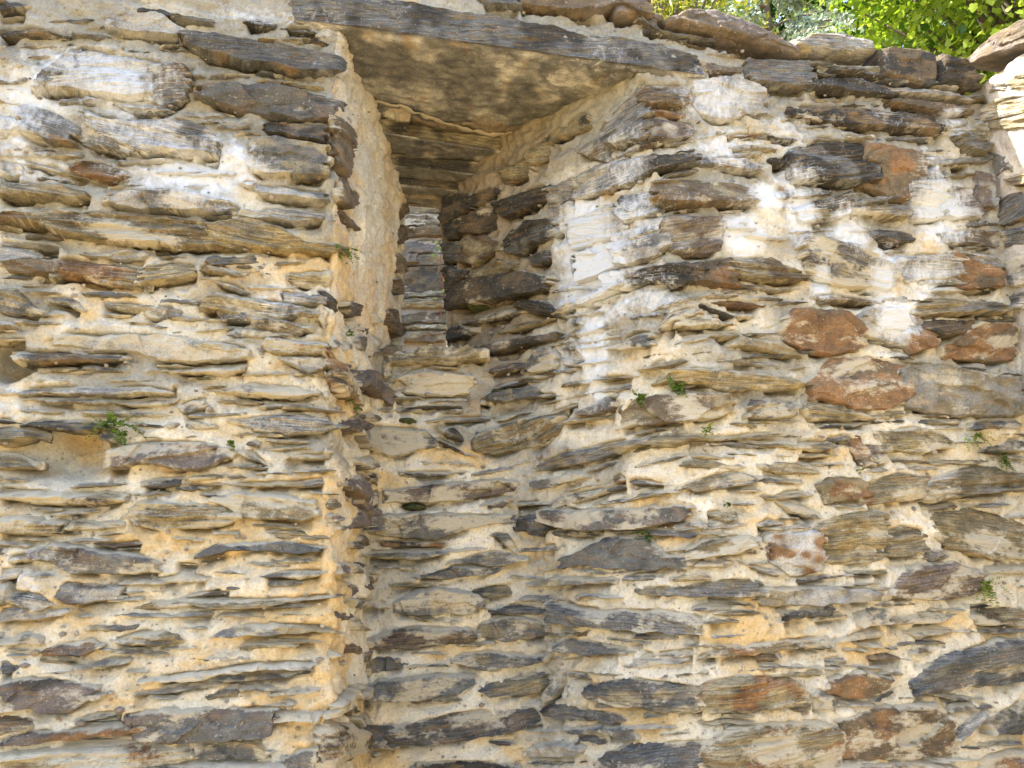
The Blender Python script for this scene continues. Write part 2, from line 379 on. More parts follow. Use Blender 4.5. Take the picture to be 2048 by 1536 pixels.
_bl = []
for (px, py, rx, rz, st) in BLOOM_PX:
    h = WALL.hit(px, py)
    if h is None: continue
    P, _n = WALL.at(np.array([h[0]]), np.array([h[1]])); _bl.append((P[0], rx / 530.0, rz / 530.0, st))
def bloom(P):
    m = 0.13 * sm(2.35, 3.0, P[..., 2]) * sm(-0.25, 0.45, fbm(P * np.array([2.6, 2.6, 4.5]) + 31, 3)) * (P[..., 1] < 0.45)
    for c, rx, rz, st in _bl:
        d = P - c
        m = np.maximum(m, (1.9 if c[0] > 0.3 else 1.45) * st * np.exp(-0.7 * ((d[..., 0] ** 2 + d[..., 1] ** 2) / rx ** 2 + d[..., 2] ** 2 / rz ** 2)))
    return m
# ------------------------------------------------------------------ stones read off the wall: tile origin, tile scale, then "colours[+-] outline"
TILES = []
TILES.append((0, 0, 2.9257, """
gk 0,5 120,15 150,55 60,80 0,75
kb+ 0,150 200,165 385,205 380,230 150,220 0,205
w 650,100 900,90 1050,170 1050,225 900,200 700,190
k+ 845,45 960,45 1080,95 1075,125 870,90
g+ 1090,180 1400,215 1900,300 1950,330 1940,410 1820,430 1500,380 1200,310 1080,240
kg 1450,130 1530,100 1610,145 1590,165 1470,150
k 1690,165 1800,165 1840,200 1740,200
k 1785,215 1850,210 1915,250 1880,255
lw 460,265 930,355 870,480 840,560 700,575 480,540 260,520 380,390
gp+ 930,370 1080,385 1090,500 1060,580 960,615 850,560 880,460
gu+ 230,490 330,370 450,265 470,280 400,420 260,540 215,520
gp+ 1170,545 1280,495 1600,510 1900,560 1960,620 1900,650 1880,700 1700,695 1480,650 1250,600
kb 1560,705 1890,725 1900,810 1830,830 1640,790
go+ 130,690 190,620 300,650 380,720 445,830 430,855 300,830 200,790
g 480,760 560,720 640,770 790,880 700,890 560,850
lg+ 500,640 700,690 1000,690 1130,720 1220,790 1280,880 1270,930 1100,900 860,890 790,870 650,760
go+ 1470,850 1620,800 1880,850 1900,960 1870,1050 1700,1030 1530,1010 1490,930
rb 430,950 560,940 730,990 720,1030 600,1040 450,1000
ok+ 0,1060 300,1070 470,1110 520,1150 400,1170 150,1160 0,1140
lg+ 650,1160 780,1120 1050,1120 1330,1190 1350,1240 1100,1250 850,1230 670,1190
lg 1430,1060 1700,1090 1890,1120 1900,1170 1850,1190 1600,1150
l 1460,1210 1650,1210 1840,1240 1880,1280 1800,1300 1560,1290 1440,1260
ob+ 0,1250 350,1230 620,1235 900,1250 1240,1290 1200,1380 1230,1440 900,1450 520,1400 300,1330 0,1290
oy+ 1250,1290 1500,1280 1640,1350 1720,1400 1920,1420 1940,1490 1500,1450 1240,1440 1210,1370
lg 0,1400 330,1440 340,1455 200,1450 0,1430
l 0,930 90,950 110,1010 60,1030 0,1020
o 160,930 300,960 500,1030 470,1045 300,990 180,960
go 700,590 860,600 1000,640 960,660 800,640
"""))
TILES.append((0, 450, 2.9257, """
bo+ 60,195 180,190 340,215 340,285 200,300 120,275
or 340,200 430,190 640,225 830,250 830,380 600,345 440,300 375,335 330,285
o 850,245 1000,215 1130,225 1150,285 1060,310 940,330 850,360
ol 1180,240 1270,220 1390,290 1340,305 1220,265
l 1210,280 1330,330 1490,390 1480,410 1350,370 1220,310
g 270,440 330,405 420,420 465,490 440,510 380,460 300,460
og 0,370 100,380 220,500 200,520 60,510 0,480
ol- 610,440 760,430 880,450 890,500 760,500 640,470
lg- 890,460 1000,470 1060,540 960,550 880,540
og+ 1195,440 1330,390 1450,420 1640,450 1880,490 1890,530 1700,530 1480,555 1340,500 1210,510
g 1320,500 1440,495 1430,560 1330,550
ko++ 1500,545 1650,555 1790,600 1720,610 1690,640 1650,635 1570,590
or+ 1580,700 1620,645 1880,690 1885,750 1700,755 1640,740
l 1660,760 1880,760 1890,830 1800,850 1720,800
o 1680,270 1900,260 1900,330 1860,380 1720,320
lg 1650,380 1850,400 1870,470 1680,440
lo 400,620 640,640 900,640 1250,680 1430,720 1440,780 1200,800 900,790 830,740 600,740 380,720 330,680
bg++ 115,740 350,735 530,745 700,760 640,800 480,800 180,815 150,790
o+ 1040,850 1250,820 1410,800 1430,830 1280,875 1130,860
r 1310,690 1440,715 1400,730 1320,710
lo 150,950 400,930 800,930 980,960 960,995 600,1000 300,995 140,1000
o+ 160,1005 340,1003 640,1008 950,1002 1000,985 1030,930 1010,1010 930,1060 700,1045 400,1045
og+ 1370,970 1480,915 1700,940 1850,960 1860,990 1650,1010 1500,1005 1420,990
o++ 1650,1040 1760,1050 1950,1080 1960,1100 1820,1085 1700,1075
lg 1380,1130 1560,1110 1740,1100 1870,1130 1930,1170 1840,1200 1680,1220 1540,1190
k 0,1120 130,1150 130,1165 0,1155
ko++ 140,1170 260,1130 420,1130 600,1150 580,1200 430,1210 280,1190
pg+ 650,1390 720,1300 900,1260 1200,1270 1330,1310 1360,1340 1250,1380 1100,1430 880,1400 720,1440 660,1420
go 1400,1320 1460,1310 1560,1380 1550,1410 1480,1370
b 1440,1250 1510,1260 1490,1300 1440,1290
o 0,1330 80,1350 180,1400 100,1420 0,1440
o 1680,1340 1900,1330 1900,1370 1680,1370
lg 1070,1040 1200,1000 1190,1060 1110,1100
og 600,1170 680,1190 670,1260 600,1240
l 500,150 830,140 840,190 700,210 560,190
o 0,660 130,660 140,670 0,690
"""))
TILES.append((0, 936, 2.56, """
ob+ 0,95 200,110 450,115 620,120 600,170 430,185 250,180 100,160 0,150
o+ 0,235 150,240 330,270 280,300 270,340 120,330 0,320
g+ 750,60 800,50 920,45 870,90 760,95
og 960,80 1200,70 1480,60 1650,40 1650,85 1480,95 1200,85
o 1110,150 1280,120 1400,140 1590,170 1600,240 1500,270 1300,250 1200,200
ol 650,230 780,150 1000,180 1180,200 1200,260 1060,300 880,310 750,285
pb 470,380 560,380 700,370 720,390 600,405
pg+ 160,460 250,400 330,380 430,390 530,430 720,440 800,500 800,530 700,530 560,545 420,530 330,490
gu+ 1040,430 1160,380 1400,370 1540,385 1650,400 1640,435 1480,440 1300,420 1180,440 1030,470
g 910,480 1010,485 1000,500 920,490
lg 820,560 950,530 1050,550 1030,580 870,590
g+ 1370,550 1480,520 1640,515 1630,540 1530,565 1430,560
lg 0,510 90,510 80,560 0,580
p 960,650 1080,625 1180,630 1080,650 990,665
o+ 910,670 1080,660 1340,665 1560,650 1690,640 1640,665 1480,680 1330,715 1130,720
lo 820,760 960,735 1080,740 1070,760 900,770
ob+ 600,870 720,830 880,820 910,850 890,890 700,905 640,890
og 1080,880 1200,800 1400,790 1640,800 1680,840 1450,850 1250,865
og 1430,880 1600,880 1610,900 1450,895
pr+ 200,940 330,880 480,870 500,910 400,950 280,955
g 0,860 130,840 190,870 150,910 0,900
g 1120,320 1220,320 1200,345 1130,345
go 470,1000 560,970 660,965 640,990 540,1020
lu+ 720,1090 820,1060 1080,1030 1280,990 1600,990 1590,1020 1420,1040 1250,1040 1000,1090 750,1100
go 1080,1080 1200,1040 1400,1040 1590,1010 1560,1050 1400,1070 1190,1095
pk+ 0,1100 150,1070 330,1085 420,1120 500,1165 400,1180 330,1240 120,1240 0,1270
l 690,1150 900,1110 1100,1100 900,1150 760,1165
go 1080,1150 1180,1120 1210,1170 1100,1180
rp+ 0,1390 200,1340 420,1320 640,1300 760,1290 740,1330 560,1370 400,1380 200,1410 0,1430
gp 640,1260 900,1225 1380,1220 1420,1250 1340,1300 1340,1370 1000,1400 740,1390 740,1330
or 0,1435 300,1400 700,1400 1000,1420 900,1500 400,1590 0,1600
g 1370,1275 1430,1230 1640,1240 1640,1290 1450,1300
g 1480,1480 1560,1440 1620,1430 1620,1580 1480,1580
go 1000,1400 1250,1380 1360,1440 1380,1470 1250,1480 1020,1490
pl- 330,580 560,600 640,590 600,660 400,690 300,640
lu 0,980 100,1000 40,1050 0,1060
br+ 1640,1340 1740,1300 1800,1330 1800,1440 1680,1560 1620,1540 1620,1450
or+ 1660,1290 1700,1200 1790,1110 1810,1120 1750,1220 1690,1290
g 400,1280 500,1250 620,1240 600,1260 430,1300
l 0,720 150,700 330,720 250,760 60,790 0,780
gu- 60,620 200,640 260,690 180,720 60,690
o 60,450 140,430 160,460 80,480
og 560,1500 900,1500 1400,1500 1460,1536 1400,1590 600,1590
"""))
TILES.append((600, 0, 2.56, """
g 920,-30 1100,-30 1110,50 1000,45
bp+ 1130,-60 1700,-40 1740,60 1750,110 1400,70 1140,40
b 150,560 200,600 240,680 250,820 210,900 170,720
b 180,930 220,900 250,1010 230,1060 190,1010
k+ 1040,1030 1250,930 1260,1020 1100,1110 1070,1090
kg++ 1080,1230 1170,1130 1290,1120 1270,1200 1150,1290 1090,1290
k 1200,1310 1270,1270 1280,1320 1220,1360
gu 1640,830 1780,780 1800,850 1700,930 1560,970 1630,900
gl 1580,640 1660,540 1740,430 1760,420 1760,560 1790,690 1640,740 1590,730
lu 1640,1190 1820,1120 1800,1300 1700,1350 1640,1340
gu 1680,1000 1820,970 1820,1080 1700,1130 1650,1080
kb++ 770,1010 850,990 860,1060 790,1140 750,1120
k++ 735,1190 800,1110 830,1150 790,1210 740,1220
kg++ 712,1280 760,1240 810,1260 790,1330 720,1345
kg++ 712,1450 770,1370 820,1400 780,1480 730,1490
bk 860,1110 960,1060 1010,1090 960,1180 870,1190
bo 830,1240 930,1210 1000,1260 900,1340 820,1330
ob 900,1400 1010,1330 1080,1360 1000,1440 920,1460
gb 1540,720 1580,730 1570,830 1510,800
b 1650,790 1740,740 1820,705 1810,730 1700,790
o- 1180,760 1260,700 1270,790 1190,850
l- 1420,900 1500,850 1630,790 1560,960 1440,1010
lu- 1400,1130 1560,1050 1640,1060 1630,1180 1430,1280
lw- 1440,1300 1620,1210 1630,1340 1460,1440
lu 1560,1400 1700,1365 1840,1330 1720,1450 1570,1510
l- 1290,960 1390,900 1400,1000 1310,1060
lg- 1300,1080 1390,1030 1390,1130 1310,1200
ob- 1060,860 1160,800 1170,880 1080,940
kb+ 880,1010 970,960 1010,980 940,1050 880,1060
ok- 1280,680 1380,610 1460,570 1440,650 1320,720
lg- 1440,760 1520,690 1560,620 1570,700 1500,790
b 505,1050 520,1040 530,1100 510,1120
bk 500,1170 520,1150 525,1220 505,1240
b 498,1300 518,1290 520,1380 500,1380
bk 490,1430 515,1410 512,1480 492,1500
b 130,700 165,690 180,780 150,800
b 215,1060 250,1080 270,1160 240,1150
"""))
TILES.append((600, 500, 2.9257, """
rb++ 125,560 170,560 240,740 300,850 280,890 230,840 180,760 140,650
p+ 350,790 370,710 430,700 500,820 540,860 500,900 430,820
pk 490,650 520,640 530,720 500,740
p 260,1010 320,960 350,990 340,1060 290,1060
pg 340,1220 400,1200 430,1260 380,1280
p 290,1340 350,1320 380,1400 340,1450
p 370,1440 440,1420 430,1500 380,1510
o 360,940 430,950 420,990 360,980
b+ 500,340 580,350 575,440 540,500 510,440
b+ 500,540 565,560 550,640 490,590
pk 270,300 330,310 330,380 290,380
g 420,360 450,350 460,420 425,420
k 120,220 190,260 200,350 150,330
oy+++ 545,590 800,580 1060,595 1080,640 900,660 560,680
lo- 560,760 750,700 970,730 990,830 800,840 620,830
o 560,855 660,850 680,870 580,880
ok+ 640,920 780,905 950,915 800,930
g 740,990 900,970 1090,970 1060,1000 760,1005
go+ 380,1020 520,1030 680,1040 780,1130 760,1155 700,1150 560,1200 420,1150
gk+ 820,1090 880,1120 1000,1200 950,1200 850,1130
gk+ 840,1035 900,1040 950,1100 930,1110 860,1070
go 640,1310 720,1290 960,1290 800,1320 660,1330
k++ 845,480 930,440 1000,470 940,520 850,540
kp++ 1100,560 1300,510 1450,470 1490,480 1430,530 1250,580 1130,580
p 1130,690 1240,650 1310,650 1290,690 1180,715
g 1340,690 1400,580 1450,550 1480,640 1460,690 1390,710
gl 1540,590 1600,540 1640,620 1600,670 1550,660
go+ 1120,850 1180,820 1340,790 1360,860 1200,890 1140,880
g+ 1130,800 1280,750 1340,760 1200,810
o 1360,830 1490,840 1460,860 1370,855
k 1060,870 1120,860 1120,910 1060,900
o+ 1545,800 1590,770 1680,760 1670,780 1560,805
o+ 1750,745 1930,725 1940,745 1770,760
og+ 1040,1130 1100,1050 1300,980 1500,960 1450,1060 1400,1130 1180,1180 1080,1170
g 1430,960 1580,900 1620,890 1480,970
gp+ 1660,940 1830,840 1830,940 1700,960
o 1540,1000 1700,960 1820,950 1800,985 1560,1020
go 1400,1250 1560,1180 1900,1100 2040,1060 2040,1110 1800,1200 1600,1260 1440,1290
g 1380,1340 1600,1290 1640,1330 1500,1380 1400,1400
g 1600,1420 1850,1370 1900,1390 1740,1420 1610,1440
r 1830,1330 1870,1310 1900,1330 1870,1360
k 1280,1470 1520,1470 1500,1500 1290,1500
k++ 1310,300 1430,290 1500,390 1420,380 1320,340
ok++ 1520,360 1640,290 1780,210 1870,180 1830,230 1740,290 1560,370
o+ 1670,340 1810,260 1830,270 1760,320
kb++ 900,270 1040,170 1250,130 1440,150 1450,220 1300,260 1000,330 930,350
lu 1790,560 1900,520 1960,480 2040,470 2040,560 1900,580
g 1580,380 1640,370 1660,430 1610,440
gk 1000,420 1160,350 1280,330 1250,370 1080,430 1020,440
o 1180,470 1330,420 1420,400 1380,430 1220,490
p 1100,1490 1180,1440 1240,1440 1180,1500
bo 130,300 160,360 140,440 110,380
"""))
TILES.append((600, 936, 2.56, """
po+ 460,110 700,80 1000,50 1080,60 1030,120 800,160 470,180
g 540,15 740,20 830,15 740,30 570,40
go+ 400,240 700,230 1000,235 1100,250 920,290 700,355 500,345 390,320
rk 440,360 700,368 720,405 480,400
og 370,420 720,410 730,440 560,470 370,450
go+ 780,470 980,420 1120,440 1150,470 980,500 800,480
go+ 610,560 800,500 1000,500 950,540 760,570
ok 890,620 1010,595 1080,590 1030,650 930,660
go+ 480,690 700,610 860,640 920,700 800,740 620,750 500,730
pb+ 390,880 540,810 800,810 900,850 840,890 620,910 400,930
g 980,730 1100,690 1220,710 1200,745 1100,750
go 950,790 1100,760 1230,790 1240,850 1060,880 960,850
go 810,960 950,930 1150,950 1240,930 1210,990 1000,1025 840,1000
gu++ 300,1130 500,1080 700,1050 860,1060 880,1090 760,1150 560,1190 330,1185
og 950,1105 1100,1080 1220,1040 1230,1090 1170,1160 1020,1160
go 380,960 450,970 520,1010 380,1050
gp 500,1320 800,1250 1050,1220 1200,1230 1240,1300 1100,1340 800,1390 520,1420 440,1390
pg 300,1330 440,1310 500,1370 460,1430 330,1430
g 1260,1170 1310,1040 1350,1030 1320,1150 1270,1200
gk+ 1120,250 1200,240 1260,290 1220,340 1140,320
g 1150,395 1300,385 1290,420 1170,430
p 1190,540 1310,485 1310,510 1220,545
gp+ 1260,210 1320,190 1450,210 1700,190 1960,180 1990,220 1880,280 1640,310 1440,310 1300,270
gk 1310,315 1450,310 1500,350 1340,350
gu+ 1360,480 1460,430 1600,360 1740,360 1830,440 1980,460 1960,490 1740,525 1500,500 1380,500
go 1210,590 1340,550 1580,560 1560,590 1230,610
lo+ 1760,620 1900,610 2040,640 1980,660 1800,650
g++ 1310,700 1330,660 1420,700 1560,720 1800,720 1950,740 2040,800 2030,850 1850,840 1600,810 1340,790
g 1330,900 1420,870 1620,910 1620,940 1480,950 1350,930
g 1610,860 1750,890 1740,905 1620,880
g 1830,940 2000,920 2000,960 1850,960
g 1390,1040 1470,1050 1480,1080 1410,1070
go+ 1490,1110 1700,1070 2060,1120 2060,1240 1900,1250 1640,1200 1500,1160
gk 1250,1230 1350,1200 1500,1240 1640,1260 1610,1300 1380,1290
gu 1400,1320 1640,1310 1700,1380 1640,1390 1420,1360
gu 1560,1460 1760,1400 2080,1390 2080,1560 1600,1580
l 1180,1430 1300,1390 1420,1420 1400,1460 1220,1480
k 640,1500 900,1500 1100,1520 1100,1570 600,1570
g 280,660 430,680 420,720 300,710
o 470,590 760,590 720,605 500,610
gk 1130,175 1330,150 1320,185 1150,195
p 190,470 250,480 270,530 200,540
p 240,60 320,60 320,105 250,110
pk 325,135 395,110 375,180 335,185
pb 310,210 375,200 325,290 280,290
g 1000,330 1060,330 1110,440 1090,440 1040,370
pk 290,1270 330,1250 360,1300 310,1320
p 250,370 280,370 290,410 255,410
go 1540,180 1600,150 1700,140 1680,165 1560,190
"""))
TILES.append((1248, 0, 2.56, """
g 100,105 190,100 200,140 400,180 420,200 260,180 110,150
g+ 640,330 670,295 860,310 910,340 910,460 700,430 645,400
k+ 950,420 1150,400 1340,440 1360,500 1100,470 960,460
b 1370,510 1440,490 1740,540 1750,580 1600,590 1420,540
kb+ 840,540 1100,530 1400,580 1600,620 1620,690 1500,690 1200,640 900,600
kg+ 870,780 920,740 1100,720 1250,740 1240,940 1150,940 900,930 865,850
br+ 1255,740 1480,800 1500,890 1460,1010 1390,1010 1245,940
og+ 1720,690 1800,660 1860,680 1860,750 1800,790 1730,750
br 110,425 290,430 300,510 260,540 115,535
rp 110,548 190,545 270,560 280,600 120,580
lw 360,420 540,400 650,460 700,580 480,600 420,560 380,480
pl 120,605 340,625 290,700 160,710 125,640
kb+ 170,790 340,780 330,830 200,870
lg 300,850 420,800 560,810 690,880 600,880 400,850
bo+ 200,920 330,910 550,945 640,980 640,1040 400,1050 190,1050
pl+ 245,1100 460,1110 470,1180 450,1290 330,1290 215,1250
lu 90,1120 230,1095 205,1240 165,1280 70,1290
ko+ 890,1060 1110,980 1120,1010 1090,1110 950,1130
k 740,690 880,700 870,730 760,710
r 540,680 650,675 640,695 540,695
o 560,740 640,725 740,750 720,775 600,760
k 760,800 850,800 850,840 780,840
og 1170,1050 1400,1040 1440,1080 1380,1120 1220,1090
w 1480,930 1620,920 1630,1100 1480,1120
pw 1640,950 1780,970 1790,1120 1645,1110
pl 1660,1180 1880,1180 1880,1260 1700,1250
go+ 920,1280 970,1200 1150,1250 1300,1340 1370,1420 1300,1480 1100,1450 960,1390
kg 1300,1160 1430,1180 1440,1230 1370,1250 1310,1200
rb+ 1690,1290 1880,1400 1890,1470 1740,1480 1710,1400
lw 1400,1350 1450,1300 1680,1300 1700,1410 1480,1440
kb+ 30,1410 160,1350 375,1330 360,1440 250,1450
br+ 380,1340 540,1320 560,1470 470,1460 370,1440
ob 545,1320 740,1310 900,1400 880,1440 700,1430 560,1400
b 440,320 560,340 550,380 440,370
p+ 420,140 640,160 760,210 700,225 520,190
go 985,370 1060,375 1050,395 1000,392
k+ 1060,345 1180,350 1330,385 1300,405 1120,380
lw 1370,440 1560,450 1760,480 1740,530 1500,490 1380,480
b 560,420 640,440 640,470 570,450
g 1660,590 1740,600 1740,640 1690,650
kg 1520,790 1600,790 1590,830 1530,830
o 1680,830 1750,830 1740,850 1690,850
gk 1540,1000 1560,860 1620,880 1600,920
lw 640,600 740,640 730,690 660,670
pw 1800,870 1870,900 1870,1060 1800,1060
l 1760,1280 1880,1290 1890,1370 1830,1360
lw 980,700 1200,690 1240,720 1100,715 960,730
"""))
TILES.append((1248, 500, 2.56, """
rb 480,260 560,250 690,270 660,290 520,280
k 390,270 440,275 540,335 500,340
br 230,330 330,290 370,320 260,380 210,440
o 280,360 380,340 540,380 440,390 300,400
o 480,410 580,400 590,440 520,450
b 980,230 1100,220 1280,250 1250,275 1020,260
rb+ 840,370 900,300 1080,310 1140,370 1200,430 1180,490 1040,530 900,490 840,430
lw 1180,370 1280,300 1400,290 1430,400 1460,500 1300,440 1190,400
rb 1435,310 1500,340 1550,440 1540,500 1480,510 1445,420
og+ 1490,280 1560,250 1800,250 1960,290 1990,320 1700,330 1500,330
bk 1550,370 1620,345 1760,345 1740,410 1640,440 1570,410
rb 1650,510 1720,470 1820,370 1930,380 2080,460 2080,540 1900,560 1700,550
o+ 580,490 640,440 760,470 870,540 780,540 650,500
ol 480,560 620,550 780,580 740,600 560,575
o+ 100,610 180,560 300,540 280,580 140,620
oy++ 180,690 330,600 480,605 700,640 870,660 890,710 760,715 560,715 330,680
rb 960,740 980,680 1090,550 1250,545 1390,580 1440,650 1420,740 1300,810 1200,810 1100,770
ol- 950,770 1120,785 1200,825 1440,820 1300,860 1000,870 940,810
lo- 1460,600 1640,590 1860,640 2080,690 2080,830 1750,840 1460,800 1440,740
bo+ 0,840 60,770 200,740 480,720 520,760 500,840 300,870 100,900 0,930
bg+ 650,800 690,755 850,770 860,850 740,860 650,860
o 130,960 300,930 500,950 720,925 900,920 910,955 700,965 400,970 300,1010 170,1000
oy 650,970 1040,975 1050,1010 940,1030 760,1000
k 1030,890 1240,880 1150,905 1060,915
g 1060,950 1190,930 1150,970 1080,975
pr 1150,960 1200,950 1260,1080 1220,1100
p 1215,955 1280,990 1330,1060 1280,1090 1260,1060
oy 1310,910 1480,905 1640,950 1660,1000 1500,1030 1380,1030 1320,960
ok 1850,1020 1990,965 2080,960 2080,1030 1900,1030
o 720,1075 820,1070 960,1100 970,1150 820,1140 710,1110
o 800,1040 1050,1035 1030,1060 850,1060
g 30,1170 120,1170 200,1200 80,1200
og 300,1200 460,1150 560,1125 680,1160 600,1200 440,1225 320,1220
ol 690,1250 900,1220 940,1260 800,1275
gk 820,1280 900,1290 980,1330 960,1370 880,1340
g 690,1400 740,1370 800,1390 720,1420
ro 1030,1190 1080,1160 1220,1175 1220,1260 1060,1290
or 1230,1190 1400,1140 1550,1160 1600,1200 1480,1270 1260,1300
ol 1600,1155 1800,1100 2080,1150 2080,1230 1800,1240 1620,1290 1530,1270
o 430,1330 580,1325 540,1380 510,1390
g 110,1420 350,1440 290,1470 200,1460
b 1590,1320 1670,1290 1690,1330 1620,1330
o 730,200 860,180 900,195 820,215
lg 1540,110 1680,120 1700,180 1560,170
p 590,330 640,320 650,345 610,350
"""))
TILES.append((1248, 936, 2.56, """
og+ 370,400 500,350 660,350 640,400 540,430 330,480
wr 750,370 790,330 900,330 980,310 990,470 950,520 860,540 790,480
oy 1000,310 1100,240 1290,210 1310,300 1320,440 1240,475 1100,480 1010,440
ob 1335,320 1420,290 1520,310 1500,420 1400,450 1345,440
oy- 1610,230 1780,200 1940,240 2080,320 2080,470 1850,450 1700,400 1620,330
pb+ 1500,490 1660,480 1780,520 1820,600 1700,650 1580,660 1380,660 1440,560
og 100,610 300,600 480,570 650,570 685,630 680,660 500,660 300,650 150,640
lo+ 690,640 740,605 1000,610 1240,610 1260,680 1100,685 950,700 820,705 700,670
kg 840,740 920,705 1040,690 980,760 880,770 830,800
o 990,745 1100,730 1140,770 1010,790
gu+ 1210,760 1250,710 1320,720 1310,790 1220,810
oy 1350,770 1500,730 1680,730 1560,790 1400,800
og 1500,830 1620,800 1680,830 1540,870
ob 1800,740 1900,710 2080,720 2080,800 1850,800
k 1780,700 1860,690 1860,710 1790,720
or 380,960 600,900 780,880 1000,855 1030,880 1000,920 800,930 640,960 400,985
b 690,935 780,935 780,980 720,990
ol 1080,880 1200,830 1320,830 1320,860 1120,895
rb 1260,960 1340,945 1430,980 1300,985
rb+ 1100,1080 1200,1030 1320,1070 1330,1100 1200,1170 1080,1150
gu+ 1490,1130 1560,1030 1700,940 1900,870 2080,870 2080,1060 1900,1100 1760,1100 1560,1160
l 1040,970 1100,960 1120,1000 1060,1010
or+ 430,1100 600,1060 800,1070 890,1110 870,1180 740,1220 520,1250 430,1220
g 150,1230 400,1300 600,1290 690,1270 620,1300 450,1310 300,1290
g 970,1180 1000,1130 1050,1160 1040,1230 980,1230
g 1280,1180 1400,1110 1350,1160 1300,1190
or 440,1400 700,1305 1000,1290 1100,1330 1080,1480 1000,1580 430,1580
br 1115,1290 1300,1230 1560,1195 1640,1280 1660,1420 1610,1470 1380,1480 1125,1490
l++ 1690,1370 1800,1240 1830,1250 1720,1385
g 1640,1160 1700,1160 1800,1180 1700,1190
go 1870,1310 1960,1230 2080,1150 2080,1360 1900,1340
pr 1850,1470 1960,1440 2080,1440 2080,1570 1840,1570
g++ 640,480 700,500 790,520 780,545 720,540 650,490
go 900,570 1000,545 1120,540 1040,565 920,585
ok 1180,530 1340,520 1350,545 1230,545
b 1490,950 1550,940 1510,910 1540,905 1500,930
o 860,1210 940,1180 950,1240 890,1250
l 1640,90 1800,80 1920,100 1800,120 1660,115
g 1540,420 1600,410 1640,450 1580,470
or 1120,1510 1400,1500 1600,1500 1800,1580 1100,1580
o 440,770 560,760 560,790 460,800
"""))
CAPS = (1248, 0, 2.56, """
pb 200,118 330,58 470,60 650,130 770,200 900,290 840,282 700,235 500,195 300,155
lo 840,240 960,175 1150,185 1270,220 1280,275 1100,285 880,275
bk 1290,268 1500,265 1590,290 1590,440 1560,450 1320,395
kb 1605,290 1740,320 1790,370 1780,460 1610,445
p -60,20 60,40 180,90 200,118 80,105 -60,95
""")
RET_STONES = (1248, 0, 2.56, """
ol 1870,560 1960,500 2060,470 2200,440 2200,560 2060,640 1880,660
ol 1900,430 1960,400 2060,360 2200,330 2200,400 2050,440 1910,470
ob 1990,900 2100,860 2200,830 2200,900 2060,950
gu 1880,1020 2000,985 2060,1060 2040,1110 1960,1150 1890,1130
gu 1960,1170 2150,1140 2150,1230 1970,1260
lg 1955,1340 2060,1290 2150,1310 2150,1420 1990,1470
gu 1850,770 1930,800 1950,850 1900,900 1865,900
lg 1990,1500 2150,1460 2150,1560 2000,1590
""")
FAR_STONES = (600, 500, 2.9257, """
bk 600,110 860,95 870,235 560,242
ob 560,290 870,275 870,340 560,345
bo 560,395 700,360 770,410 640,432 560,435
oy 560,440 870,436 790,470 560,472
bo 560,482 800,480 780,540 560,545
pb 560,-30 720,-60 900,-60 900,15 700,20 560,15
pb 560,30 650,25 660,80 560,90
bo 670,60 760,35 900,30 900,88 690,95
b 560,-110 760,-130 900,-100 900,-75 700,-75 560,-60
b 560,-190 700,-200 680,-140 560,-130
ob 700,-195 900,-200 900,-130 720,-145
bo 560,-260 900,-270 900,-215 560,-210
b 560,248 680,245 690,280 560,285
ob 700,245 860,240 860,270 705,275
b 775,375 900,350 900,425 780,425
""")

